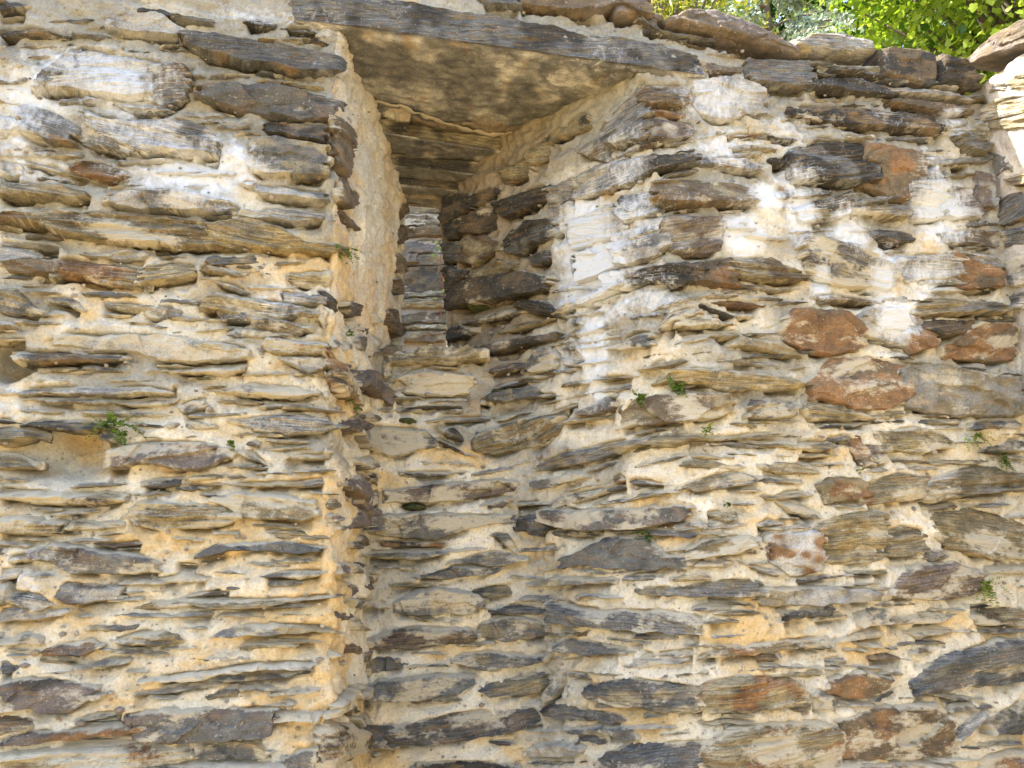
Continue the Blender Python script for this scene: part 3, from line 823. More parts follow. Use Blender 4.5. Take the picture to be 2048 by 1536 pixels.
CENTRE = {}
def build_stone(surf, poly_px, code, seed, depth=0.05, du=0.0062, px=True, prot=None, simple=False):
    """outline -> rough stone: front relief with cleavage steps, rim going back into the wall"""
    r = np.random.default_rng(seed)
    cols = [c for c in code if c.isalpha()]; plus = code.count('+') - code.count('-')
    pts = np.asarray(poly_px, float)
    if px:
        if depth < 0.1:
            cc_ = pts.mean(0); dd_ = pts - cc_; ln_ = np.linalg.norm(dd_, axis=1, keepdims=True) + 1e-6
            pts = cc_ + dd_ * (1 + np.array([[24.0, 7.0]]) * np.minimum(1, ln_ / 25) / ln_)
        nxt = np.roll(pts, -1, 0)
        dense = np.concatenate([[a + (b - a) * t for t in (0, 0.33, 0.67)] for a, b in zip(pts, nxt)])
        hz = [surf.hit(*q) for q in dense]; hz = [h for h in hz if h is not None]
        if len(hz) < 6: return None
        pz = np.array(hz)
    else: pz = pts
    s0, s1 = pz[:, 0].min(), pz[:, 0].max()
    if s1 - s0 < 1e-4: return None
    # metric length along the stone
    ss = np.linspace(s0, s1, 48); zm = np.full(48, pz[:, 1].mean()); Pm, _ = surf.at(ss, zm)
    cum = np.concatenate([[0], np.cumsum(np.linalg.norm(np.diff(Pm, axis=0), axis=1))]); Ltot = cum[-1]
    H = np.ptp(pz[:, 1])
    nu = max(6, min(130, int(Ltot / du) + 1)); nv = max(4, min(60, int(H / du) + 1))
    uu = np.linspace(0, Ltot, nu); uu[0] += Ltot * 0.012; uu[-1] -= Ltot * 0.012
    sc = np.interp(uu, cum, ss)
    a = pz; b = np.roll(pz, -1, 0)
    lo = np.full(nu, 1e9); hi = np.full(nu, -1e9)
    for (x0, z0), (x1, z1) in zip(a, b):
        m = (sc >= min(x0, x1)) & (sc <= max(x0, x1))
        if abs(x1 - x0) < 1e-9: continue
        zz = z0 + (z1 - z0) * (sc - x0) / (x1 - x0)
        lo = np.where(m, np.minimum(lo, zz), lo); hi = np.where(m, np.maximum(hi, zz), hi)
    bad = hi < lo
    if bad.all(): return None
    good = np.where(~bad)[0]; lo = np.interp(np.arange(nu), good, lo[good]); hi = np.interp(np.arange(nu), good, hi[good])
    sd = r.uniform(0, 200, 3)
    jit = min(0.008, 0.10 * H) if not simple else 0.003
    e1 = np.stack([uu * 14 + sd[0], np.full(nu, sd[1]), np.full(nu, 0.5)], -1); e2 = e1 + 31.7
    hi = hi + jit * fbm(e1, 3); lo = lo + jit * 1.2 * fbm(e2, 3)
    mid = 0.5 * (hi + lo); half = 0.5 * (hi - lo); wmin = half.max() * np.interp(np.linspace(0, 1, nu), [0, 0.06, 0.94, 1], [r.uniform(0.15, 0.4), 0.42, 0.42, r.uniform(0.15, 0.4)])
    half = np.maximum(np.maximum(half, wmin), 0.002); hi = mid + half; lo = mid - half
    t = np.linspace(0, 1, nv)[:, None]
    Zg = lo + (hi - lo) * t; Sg = np.broadcast_to(sc, Zg.shape)
    P, Nn = surf.at(Sg, Zg)
    U = np.broadcast_to(uu, Zg.shape)
    # cleavage frame
    cu, cz = uu.mean(), mid.mean()
    if Ltot > 1.5 * H:
        A = np.polyfit(uu, mid, 1)[0]; ang = math.atan(np.clip(A, -0.7, 0.7)) + r.normal(0, 0.04)
    else: ang = r.normal(0.02, 0.12)
    ca, sa = math.cos(ang), math.sin(ang)
    lu = (U - cu) * ca + (Zg - cz) * sa; lw = -(U - cu) * sa + (Zg - cz) * ca
    lw = lw + 0.010 * noise(np.stack([lu * 5 + sd[0], lw * 3, np.full_like(lu, sd[2])], -1))
    # relief: leaves of schist, each broken off at its own place
    amp = 0.0125 * LAMI[cols[0]] * r.uniform(0.7, 1.25)
    th = r.uniform(0.010, 0.020)
    q = lw / th + 0.8 * noise(np.stack([lu * 4 + sd[1], lw * 6, np.full_like(lu, sd[0])], -1)) + 50
    qi = np.floor(q); qf = sm(0.70, 1.0, q - qi)
    def hsh(k): return np.modf(np.abs(np.sin(k * 12.9898 + sd[2]) * 43758.5453))[0]
    brk = lambda k: hsh(k) + 0.7 * noise(np.stack([lu * 7, k * 3.1, np.full_like(lu, sd[1])], -1))
    lay = brk(qi) * (1 - qf) + brk(qi + 1) * qf - 0.5
    big = depth >= 0.1
    lamk = 1.0 if r.random() < LPROB[cols[0]] else r.uniform(0.08, 0.35)
    er = min(0.018, 0.35 * H)
    eo = 0.0 if big else 0.16 * min(Ltot, 0.2)
    e_end = np.minimum(U - uu[0] - eo * hsh(qi + 7.0) ** 1.5, uu[-1] - U - eo * hsh(qi + 19.0) ** 1.5)
    ragg = 0.006 * noise(np.stack([lu * 30, lw * 60, np.full_like(lu, sd[2])], -1))
    def pr(e_, rad): return np.sqrt(np.clip(1 - (1 - np.clip(e_ / rad, 0, 1)) ** 2, 0, 1))
    if big: prof = pr(np.minimum(np.minimum(Zg - lo, hi - Zg), np.minimum(U - uu[0], uu[-1] - U) * 0.8), er); lo_h = 0.15
    else:
        lr = lambda e_, rad: np.clip(e_ / rad, 0, 1)
        prof = np.minimum(np.minimum(lr(hi - Zg + ragg, min(0.016 + 0.012 * lamk, 0.5 * H)), pr(Zg - lo + 0.5 * ragg, min(0.004, 0.15 * H))), lr(e_end + 1.5 * ragg, 0.012))
    if prot is None: prot = 0.005 + 0.009 * r.random() + 0.010 * max(plus, 0) - 0.005 * max(-plus, 0) + 0.010 * sm(0.006, 0.03, Ltot * H)
    n1 = noise(np.stack([lu * 6 + sd[0], lw * 45, np.full_like(lu, sd[1])], -1))
    n2 = noise(np.stack([lu * 13 + sd[1], lw * 110, np.full_like(lu, sd[2])], -1))
    bul = noise(np.stack([lu * 5 + sd[2], lw * 9, np.full_like(lu, sd[0])], -1))
    tilt = r.normal(-0.06, 0.25) * (Zg - cz) + r.normal(0, 0.05) * (U - cu)
    nf = int(r.integers(3, 7)) + int(Ltot / 0.12)
    fu, fw_ = r.uniform(lu.min(), lu.max(), nf), r.uniform(lw.min(), lw.max(), nf)
    wu, ww = lu + 0.03 * noise(np.stack([lu * 9, lw * 9, np.full_like(lu, sd[0])], -1)), lw + 0.03 * noise(np.stack([lu * 9, lw * 9, np.full_like(lu, sd[1])], -1))
    dist = np.stack([((wu - a_) * 0.55) ** 2 + (ww - b_) ** 2 for a_, b_ in zip(fu, fw_)]); near = dist.argmin(0)
    fac = r.normal(0, 0.006, nf)[near] + r.normal(0, 0.09, nf)[near] * (lw - fw_[near]) + r.normal(0, 0.06, nf)[near] * (lu - fu[near])
    fac = np.clip(fac, -0.011, 0.011) + 0.0055 * fbm(np.stack([lu * 26, lw * 36, np.full_like(lu, sd[2])], -1), 3)
    body = amp * lamk * (1.0 * lay + 0.5 * n1 + 0.4 * n2) + (1 - 0.6 * lamk) * fac + 0.005 * bul + np.clip(tilt, -0.014, 0.014)
    if big: h = prot * (0.15 + 0.85 * prof) + prof * body
    else: h = -0.024 + (prot + 0.024) * prof + prof * body
    dust = 0.55 * (1 - sm(0, min(0.022, 0.45 * H), hi - Zg)) + 0.30 * (1 - sm(0, 0.05, np.minimum(U - uu[0], uu[-1] - U))) + 0.45 * noise(np.stack([lu * 6, lw * 16, np.full_like(lu, sd[1])], -1)) + r.normal(0.12, 0.10) - 0.19 * sm(2.2, 2.9, cz) - (0.08 if cols[0] in 'ku' else 0)
    if big: dust = dust * 0.3 - 0.25
    P = P + Nn * h[..., None]
    idx = np.arange(nu * nv).reshape(nv, nu)
    quads = np.stack([idx[:-1, :-1], idx[:-1, 1:], idx[1:, 1:], idx[1:, :-1]], -1).reshape(-1, 4)
    loop = np.concatenate([idx[0, :], idx[1:, -1], idx[-1, -2::-1], idx[-2:0:-1, 0]])
    Vs = [P.reshape(-1, 3)]; Us = [np.stack([lu, lw, np.full_like(lu, sd[0] * 0.1)], -1).reshape(-1, 3)]
    Q = [quads]; prev = loop; base = nu * nv
    nring = 1 if depth < 0.1 else 8
    Pl, Nl = P.reshape(-1, 3)[loop], Nn.reshape(-1, 3)[loop]
    cen = Pl.mean(0)
    for k in range(nring):
        f = (k + 1) / nring
        q = Pl - Nl * depth * f
        if nring > 1:
            q = q + 0.016 * fbm(q * 9 + sd, 3)[:, None] * (Pl - cen) / (np.linalg.norm(Pl - cen, axis=1, keepdims=True) + 1e-6)
        else: q = q + (cen - Pl) * 0.06
        Vs.append(q); uo = Us[0][loop].copy(); uo[:, 2] += depth * f; Us.append(uo)
        cur = base + np.arange(len(loop)); base += len(loop)
        Q.append(np.stack([prev, cur, np.roll(cur, -1), np.roll(prev, -1)], -1)); prev = cur
    tris = None
    if nring > 1:
        Vs.append(cen[None] - Nl.mean(0) * depth); uo = Us[0][:1]; Us.append(uo)
        tris = np.stack([prev, np.full(len(prev), base), np.roll(prev, -1)], -1)
    V = np.concatenate(Vs); LM = np.concatenate(Us); Q = np.concatenate(Q)
    # colour
    c0 = np.array(PAL[cols[0]]) * r.uniform(0.68, 1.15); c1 = np.array(PAL[cols[-1] if len(cols) > 1 else cols[0]]) * r.uniform(0.75, 1.2)
    k = noise(np.stack([LM[:, 0] * 7 + sd[1], LM[:, 1] * 16, LM[:, 2] + sd[2]], -1)) + 0.4 * noise(V * 22 + sd)
    m = sm(-0.02, 0.28, k)[:, None]
    c = c0 * (1 - m) + c1 * m
    dm = np.full(len(V), -0.2); dm[:nu * nv] = dust.ravel()
    al = bloom(V) + 0.07 * noise(V * 3.1 + 9)
    col = np.concatenate([c, np.clip(al, -0.3, 1)[:, None]], 1)
    return V, Q, tris, col, LM, Ltot * H * 0.7, (float(np.clip(lamk * 1.0, 0.15, 1)), dm)
def stone_obj(data, parent, name='stone'):
    V, Q, T, col, LM, _a, bd = data
    c = V.mean(0); me = mesh_np(name, V - c, Q, T, False, col, LM, STONE, bd[0], bd[1])
    o = obj(name, me, parent); o.location = c; return o
def join_data(ds):
    off = 0; Vs, Qs, Ts, Cs, Ls, Bs, Ds = [], [], [], [], [], [], []
    for V, Q, T, c, L, _a, bd in ds:
        Bs.append(np.full(len(V), bd[0])); Ds.append(bd[1]); Vs.append(V); Qs.append(Q + off); Cs.append(c); Ls.append(L)
        if T is not None: Ts.append(T + off)
        off += len(V)
    return np.concatenate(Vs), np.concatenate(Qs), (np.concatenate(Ts) if Ts else None), np.concatenate(Cs), np.concatenate(Ls), np.concatenate(Bs), np.concatenate(Ds)
def parse(tile):
    ox, oy, k, txt = tile; out = []
    for ln in txt.strip().splitlines():
        f = ln.split(); out.append((f[0], [(ox + float(a) / k, oy + float(b) / k) for a, b in (q.split(',') for q in f[1:])]))
    return out

def block(c8, seed, code, n=(40, 8, 16), rough=0.014, lamf=70.0, under=None):
    """a rough slab from 8 corners: c8 = front quad (bl, br, tr, tl) then back quad"""
    r = np.random.default_rng(seed); sd = r.uniform(0, 100, 3)
    c8 = np.array(c8, float).reshape(2, 2, 2, 3) if False else np.array(c8, float)
    f = lambda u, v, w: ((c8[0] * (1 - u) + c8[1] * u) * (1 - v) + (c8[3] * (1 - u) + c8[2] * u) * v) * (1 - w) + ((c8[4] * (1 - u) + c8[5] * u) * (1 - v) + (c8[7] * (1 - u) + c8[6] * u) * v) * w
    nu, nv, nw = n; vid = {}; V = []; uvw = []; Q = []
    def vert(i, j, k):
        key = (i, j, k)
        if key not in vid: vid[key] = len(V); V.append(None); uvw.append((i / nu, j / nv, k / nw))
        return vid[key]
    for i in range(nu):
        for j in range(nv):
            Q.append((vert(i, j, 0), vert(i + 1, j, 0), vert(i + 1, j + 1, 0), vert(i, j + 1, 0)))
            Q.append((vert(i, j, nw), vert(i, j + 1, nw), vert(i + 1, j + 1, nw), vert(i + 1, j, nw)))
        for k in range(nw):
            Q.append((vert(i, 0, k), vert(i, 0, k + 1), vert(i + 1, 0, k + 1), vert(i + 1, 0, k)))
            Q.append((vert(i, nv, k), vert(i + 1, nv, k), vert(i + 1, nv, k + 1), vert(i, nv, k + 1)))
    for j in range(nv):
        for k in range(nw):
            Q.append((vert(0, j, k), vert(0, j + 1, k), vert(0, j + 1, k + 1), vert(0, j, k + 1)))
            Q.append((vert(nu, j, k), vert(nu, j, k + 1), vert(nu, j + 1, k + 1), vert(nu, j + 1, k)))
    w_ = np.array(uvw); u, v, k = (w_[:, i:i + 1] for i in range(3))
    P = f(u, v, k); cen = P.mean(0)
    g = (w_ - 0.5) * 2; g = np.sign(g) * np.abs(g) ** 6
    ax = [(c8[1] - c8[0]), (c8[3] - c8[0]), (c8[4] - c8[0])]; ax = [a / np.linalg.norm(a) for a in ax]
    d = g[:, 0:1] * ax[0] + g[:, 1:2] * ax[1] + g[:, 2:3] * ax[2]; d /= np.linalg.norm(d, axis=1, keepdims=True) + 1e-6
    edge = np.sort(np.abs(w_ - 0.5), axis=1)[:, 1]
    lw = P @ ax[1]; lu = P @ ax[0]; ld = P @ ax[2]
    h = rough * (fbm(P * 6 + sd, 4) + 0.8 * noise(np.stack([lu * 4, lw * lamf, ld * 4], -1) + sd) * (np.abs(g[:, 1]) < 0.5) + 0.5 * noise(P * 30 + sd))
    h = h - 0.012 * sm(0.44, 0.5, edge)
    V = P + d * h[:, None]
    cols = [c for c in code if c.isalpha()]
    c0, c1 = np.array(PAL[cols[0]]), np.array(PAL[cols[-1]])
    m = sm(-0.05, 0.3, fbm(P * 5 + sd, 3))[:, None]
    if under:
        uk = (g[:, 1:2] < -0.5); c0 = np.where(uk, np.array(PAL[under[0]]), c0); c1 = np.where(uk, np.array(PAL[under[1]]), c1)
    col = np.concatenate([c0 * (1 - m) + c1 * m, np.clip(bloom(V) + 0.06 * noise(V * 4), -0.2, 1)[:, None]], 1)
    und = np.abs(g[:, 1]) > 0.5
    lamv = np.stack([lu, np.where(und, ld * 0.12, lw), np.where(und, 0, ld)], -1)
    return V, np.array(Q), None, col, lamv, 1.0, (np.where(und, 0.5, 1.0), np.full(len(V), -0.05))
# ------------------------------------------------------------------ ground
gm = mesh_np('ground', [(-400, -400, 0), (400, -400, 0), (400, 400, 0), (-400, 400, 0)], [(0, 1, 2, 3)], mat=ground_material())
tag(obj('ground', gm), kind='structure')

# mask of what is already stone, to place the small shards and pebbles in the joints
allp = []
for t in TILES: allp += parse(t)
MK = np.zeros((768, 1024), bool); yy, xx = np.mgrid[0:768, 0:1024]; cx, cy = xx * 2 + 1, yy * 2 + 1
def paint(poly, pad=0):
    p = np.array(poly); ins = np.zeros(MK.shape, bool)
    x0, x1, y0, y1 = (int(v) for v in (max(0, p[:, 0].min() // 2 - 1), min(1023, p[:, 0].max() // 2 + 1), max(0, p[:, 1].min() // 2 - 1), min(767, p[:, 1].max() // 2 + 1)))
    if x1 <= x0 or y1 <= y0: return
    sx, sy = cx[y0:y1 + 1, x0:x1 + 1], cy[y0:y1 + 1, x0:x1 + 1]; m = np.zeros(sx.shape, bool)
    for (a, b), (c_, d_) in zip(p, np.roll(p, -1, 0)):
        if b == d_: continue
        m ^= ((sy < b) != (sy < d_)) & (sx < (c_ - a) * (sy - b) / (d_ - b) + a)
    MK[y0:y1 + 1, x0:x1 + 1] |= m
for code, poly in allp: paint(poly)
# joints under a stone are washed hollow, the bed above it is full
BELOW = np.zeros(MK.shape); ABOVE = np.zeros(MK.shape); MKF = MK.astype(float)
for k in range(1, 19):
    BELOW[k:] = np.maximum(BELOW[k:], MKF[:-k] * (1 - (k / 19) ** 1.2)); ABOVE[:-k] = np.maximum(ABOVE[:-k], MKF[k:] * (1 - k / 19))
for k in range(1, 6): BELOW[k:] = np.maximum(BELOW[k:], MKF[:-k] * (1.9 - k * 0.17))
def soft(A, n):
    for _ in range(n): A = (np.roll(A, 1, 0) + np.roll(A, -1, 0) + np.roll(A, 1, 1) + np.roll(A, -1, 1) + 2 * A) / 6
    return A
BELOW = soft(BELOW, 2); ABOVE = soft(ABOVE, 4)
def sample_px(A, P):
    u, v, dd = proj(P); ok = (u > 4) & (u < 2040) & (v > 4) & (v < 1528) & (dd > 0)
    x_ = np.clip(u / 2 - 0.5, 0, 1022.99); y_ = np.clip(v / 2 - 0.5, 0, 766.99); i, j = y_.astype(int), x_.astype(int); a, b = y_ - i, x_ - j
    r_ = A[i, j] * (1 - a) * (1 - b) + A[i + 1, j] * a * (1 - b) + A[i, j + 1] * (1 - a) * b + A[i + 1, j + 1] * a * b
    return np.where(ok, r_, 0)
paint([(690, 70), (1290, 140), (1180, 210), (960, 350), (900, 410), (890, 690), (795, 690), (800, 400), (760, 260)])
paint([(0, 0), (2048, 0), (2048, 140), (1600, 110), (1300, 60), (590, 10)])
paint([(0, 690), (45, 690), (40, 760), (0, 770)])
paint([(40, 870), (120, 855), (210, 875), (215, 930), (130, 965), (40, 940)])
paint([(590, 5), (1400, 100), (1410, 150), (600, 50)])
# ------------------------------------------------------------------ front wall: mortar bed
root = empty('rubble_wall', (0.6, 0.5, 0))
tag(root, 'tall rubble stone wall of pale mortar and schist with a splayed slit recess', 'stone wall')
root.location = (0, 0, 0)
P = BASE
CAV = [(125, 905, 80, 40, 0.13), (6, 722, 34, 30, 0.16), (600, 655, 22, 10, 0.03), (1010, 830, 30, 16, 0.03), (640, 690, 20, 12, 0.025), (560, 890, 40, 10, 0.02), (845, 1012, 40, 10, 0.03),
       (1640, 1105, 8, 26, 0.03), (1290, 1310, 14, 8, 0.03), (215, 700, 20, 9, 0.025), (1450, 1440, 24, 10, 0.02), (1180, 590, 50, 16, 0.03), (1050, 560, 20, 20, 0.02)]
n1 = fbm(P * np.array([2.3, 2.3, 3.2]) + 5, 2)
n2 = fbm(P * np.array([7, 7, 11.0]) + 41, 3)
n3 = fbm(P * 34 + 11, 3, 0.6)
lum = np.abs(noise(P * np.array([16, 16, 22]) + 77))
disp = 0.012 * n1 + 0.017 * n2 + 0.008 * n3 + 0.012 * (0.25 - lum)
bel = sample_px(BELOW, P); disp = disp - 0.004 - 0.042 * bel * sm(-0.35, 0.25, n2) + 0.006 * sample_px(ABOVE, P)
for px, py, rx, ry, dp in CAV:
    h = WALL.hit(px, py)
    if h is None: continue
    c, _n = WALL.at(np.array([h[0]]), np.array([h[1]])); d = P - c[0]
    q = (d[..., 0] ** 2 + d[..., 1] ** 2) / (rx / 530) ** 2 + d[..., 2] ** 2 / (ry / 530) ** 2
    disp = disp - dp * np.exp(-q ** 2 * 0.8)
inL = (ck == 2) & (rk >= 3)
for s0 in (2.0, 5.0):
    wgt = np.exp(-((COLK[None, :] - s0) / (0.055 if s0 == 2.0 else 0.07)) ** 2) * (P[..., 1] < 0.3) * (P[..., 2] < 3.46)
    disp = disp + wgt * (0.035 * fbm(np.stack([0 * P[..., 2] + s0, P[..., 1] * 3, P[..., 2] * 6.5], -1), 3) - 0.008)
rgh = sm(-0.3, 0.4, fbm(P * 2.7 + 140, 2)); disp = disp + n3 * 0.006 * (rgh - 0.6)
disp = np.where(inL & np.ones_like(disp, bool), disp + 0.004 + 0.016 * fbm(P * np.array([9, 9, 4.5]) + 200, 3), disp)
V = P + NRM * disp[..., None]
ochre = sm(-0.05, 0.42, fbm(P * np.array([3.1, 3.1, 5]) + 3, 4) + 0.10 * (1.9 - P[..., 2]) - 0.12 + 0.16 * sm(0.5, -0.3, P[..., 0]) * (1 - sm(2.6, 3.1, P[..., 2])) + 0.5 * np.exp(-((COLK[None, :] - 2.1) / 0.25) ** 2) * (1 - sm(2.3, 3.2, P[..., 2])))[..., None]
grey = sm(-0.25, 0.35, fbm(P * np.array([2.2, 2.2, 3.3]) + 60, 4) + 0.55 * (P[..., 2] - 2.45))[..., None]
grey = np.where((inL & np.ones(grey.shape[:2], bool))[..., None], grey * 0.25, grey)
pale = sm(0.0, 0.5, fbm(P * np.array([4, 4, 6]) + 90, 3))[..., None]
c = np.array((0.730, 0.672, 0.538)) * (1 - ochre) + np.array((0.70, 0.530, 0.285)) * ochre
c = c * (1 - 0.6 * pale) + np.array((0.755, 0.725, 0.62)) * 0.6 * pale
c = c * (1 - 0.85 * grey) + np.array((0.33, 0.317, 0.270)) * 0.85 * grey
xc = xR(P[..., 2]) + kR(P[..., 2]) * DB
corner = (np.exp(-((P[..., 0] - xc + 0.05 * n1) / 0.11) ** 2) * (P[..., 1] > 0.3) * sm(-0.5, 0.3, n2 + 0.3) * (1 - sm(2.5, 2.7, P[..., 2])))[..., None]  # corner shade put into the colour: greyer mortar along the inner right crease
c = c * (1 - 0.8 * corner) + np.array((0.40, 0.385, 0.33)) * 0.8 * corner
stain = (sm(0.0, 0.4, fbm(P * np.array([7, 7, 2.2]) + 300, 3) + 0.12) * inL)[..., None]
c = c * (1 - 0.6 * stain) + np.array((0.62, 0.46, 0.27)) * 0.6 * stain
deep_brown = (sm(0.32, 0.62, P[..., 1] + 0.25 * n1) * sm(2.1, 2.5, P[..., 2] + 0.3 * n2) * ((ck >= 3) & (ck <= 4)))[..., None]  # browner mortar deep in the upper recess, slit side and right cheek
c = c * (1 - 0.75 * deep_brown) + np.array((0.30, 0.225, 0.135)) * 0.75 * deep_brown
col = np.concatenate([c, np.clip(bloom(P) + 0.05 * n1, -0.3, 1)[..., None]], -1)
idx = np.arange(NR * NC).reshape(NR, NC)
quads = np.stack([idx[:-1, :-1], idx[:-1, 1:], idx[1:, 1:], idx[1:, :-1]], -1)
hole = ((RS[:-1, 0] == 3)[:, None] & (CS[:-1, 0] == 3)[None, :])
quads = quads[~hole].reshape(-1, 4)
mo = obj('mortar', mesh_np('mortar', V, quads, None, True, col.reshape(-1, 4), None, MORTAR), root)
print('mortar', len(quads), time.time() - T0)

# core: rear face with the slit, the top of the wall, its far end
TH = 1.06
xs = np.linspace(XMIN, XMAX, 60); zt = ztop(xs)
cv, cq = [], []
def quad(*p):
    i = len(cv); cv.extend(p); cq.append((i, i + 1, i + 2, i + 3))
for a, b, za, zb in zip(xs[:-1], xs[1:], zt[:-1], zt[1:]):
    quad((a, -0.005, za - 0.004), (b, -0.005, zb - 0.004), (b, TH, zb), (a, TH, za))
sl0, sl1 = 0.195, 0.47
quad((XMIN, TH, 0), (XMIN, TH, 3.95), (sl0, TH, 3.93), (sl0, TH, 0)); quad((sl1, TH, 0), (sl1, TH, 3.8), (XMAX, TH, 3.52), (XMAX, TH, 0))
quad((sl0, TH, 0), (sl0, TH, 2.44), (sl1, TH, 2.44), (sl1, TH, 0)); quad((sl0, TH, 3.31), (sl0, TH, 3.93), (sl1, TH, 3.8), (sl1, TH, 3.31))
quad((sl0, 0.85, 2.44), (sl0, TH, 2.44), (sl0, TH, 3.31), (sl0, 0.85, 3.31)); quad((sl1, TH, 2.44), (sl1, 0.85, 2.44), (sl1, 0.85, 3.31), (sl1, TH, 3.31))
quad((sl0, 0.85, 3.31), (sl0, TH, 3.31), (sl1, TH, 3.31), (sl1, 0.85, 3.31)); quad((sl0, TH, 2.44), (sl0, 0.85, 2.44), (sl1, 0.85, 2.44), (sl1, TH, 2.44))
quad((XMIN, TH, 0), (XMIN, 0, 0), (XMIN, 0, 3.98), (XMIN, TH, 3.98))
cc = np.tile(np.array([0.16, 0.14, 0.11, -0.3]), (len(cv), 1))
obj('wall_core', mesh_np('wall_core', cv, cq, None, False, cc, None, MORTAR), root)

# ------------------------------------------------------------------ front wall: stones
data = []
for i, (code, poly) in enumerate(allp):
    d = build_stone(WALL, poly, code, 1000 + i)
    if d is not None: data.append(d)
data.sort(key=lambda d: -d[5])
print('stones', len(data), time.time() - T0)
for d in data[:296]: stone_obj(d, root)
rest = data[296:]
# lintels: the long front slab, then three shorter ones stepping down towards the slit
xa, xb = aty(585, 40, 0)[0], aty(1412, 145, 0)[0]
def lintel(c8, seed, code, n, name='lintel'):
    stone_obj(block(c8, seed, code, n, under='gl'), root, name)
zt_ = 3.485
lintel([(xa, -0.035, zt_ + 0.01), (xb, -0.03, zt_ + 0.005), (xb - 0.03, -0.02, zt_ + 0.125), (xa - 0.02, -0.025, zt_ + 0.19),
        (xa, 0.63, zt_ + 0.0), (xb, 0.42, zt_ - 0.004), (xb, 0.42, zt_ + 0.14), (xa, 0.63, zt_ + 0.18)], 5, 'gk', (150, 14, 60))
lintel([(0.02, 0.52, 3.40), (0.78, 0.60, 3.40), (0.78, 0.60, 3.47), (0.02, 0.52, 3.47), (0.02, 0.76, 3.40), (0.72, 0.76, 3.40), (0.72, 0.76, 3.47), (0.02, 0.76, 3.47)], 6, 'ok', (70, 8, 20))
lintel([(0.08, 0.70, 3.335), (0.66, 0.70, 3.335), (0.66, 0.70, 3.40), (0.08, 0.70, 3.40), (0.08, 0.86, 3.335), (0.62, 0.86, 3.335), (0.62, 0.86, 3.40), (0.08, 0.86, 3.40)], 7, 'ko', (60, 8, 14))
lintel([(0.12, 0.80, 3.295), (0.60, 0.80, 3.29), (0.60, 0.80, 3.335), (0.12, 0.80, 3.335), (0.12, 1.0, 3.29), (0.58, 1.0, 3.285), (0.58, 1.0, 3.335), (0.12, 1.0, 3.335)], 8, 'bk', (50, 10, 20))
# pale lime seams on the underside of the lintel
def seam(pts, z, rad, seed):
    P_ = []
    for a, b in pts:
        d = ray(600 + a / 2.56, b / 2.56); P_.append(EYE + (z - EYE[2]) / d[2] * d)
    P_ = np.array(P_); n_ = (len(P_) - 1) * 9 + 1; tt = np.linspace(0, len(P_) - 1, n_); Q_ = np.stack([np.interp(tt, np.arange(len(P_)), P_[:, k]) for k in range(3)], -1)
    Q_ += np.array([1, 1, 0.25]) * 0.022 * np.stack([noise(Q_ * 25 + seed + k * 9) for k in range(3)], -1); rr = rad * (0.35 + 2.2 * np.abs(noise(Q_ * 18 + seed)))
    V, F = [], []
    for k, q in enumerate(Q_):
        dr = Q_[min(k + 1, n_ - 1)] - Q_[max(k - 1, 0)]; sd_ = np.cross(dr, (0, 0, 1.0)); sd_ /= np.linalg.norm(sd_) + 1e-9
        V += [q + sd_ * rr[k] * math.cos(t) + np.array([0, 0, 0.22 * rr[k] * math.sin(t)]) for t in np.linspace(0, 2 * math.pi, 9)[:-1]]
        if k: F += [((k - 1) * 8 + j, (k - 1) * 8 + (j + 1) % 8, k * 8 + (j + 1) % 8, k * 8 + j) for j in range(8)]
    obj('lime_seam', mesh_np('lime_seam', np.array(V), F, None, True, np.tile([0.56, 0.50, 0.38, 0.1], (len(V), 1)), None, MORTAR), root)
seam([(335, 505), (560, 560), (700, 620), (820, 655), (1000, 695), (1100, 682), (1270, 640), (1420, 560)], zt_ - 0.010, 0.016, 3)
# cap stones along the top
for i, (code, poly) in enumerate(parse(CAPS)):
    d = build_stone(FRONT, poly, code, 300 + i, depth=(0.34, 0.4, 0.36, 0.4, 0.3)[i], du=0.008, prot=0.035)
    stone_obj(d, root, 'cap_stone')
# plain cap stones out of the frame, left of the lintel
x = -2.65
i = 0
while x < 0.9:
    L = random.uniform(0.25, 0.5); h = random.uniform(0.07, 0.13); z0 = float(ztop(x + L / 2)) - 0.05
    d = build_stone(FRONT, [(x, z0), (x + L * .1, z0 + h * .9), (x + L * .6, z0 + h), (x + L, z0 + h * .6), (x + L, z0 - 0.01), (x + L * .5, z0 - .02)], 'pgbo'[i % 4], 350 + i, depth=0.38, du=0.02, px=False, prot=0.03)
    stone_obj(d, root, 'cap_stone'); x += L + 0.02; i += 1

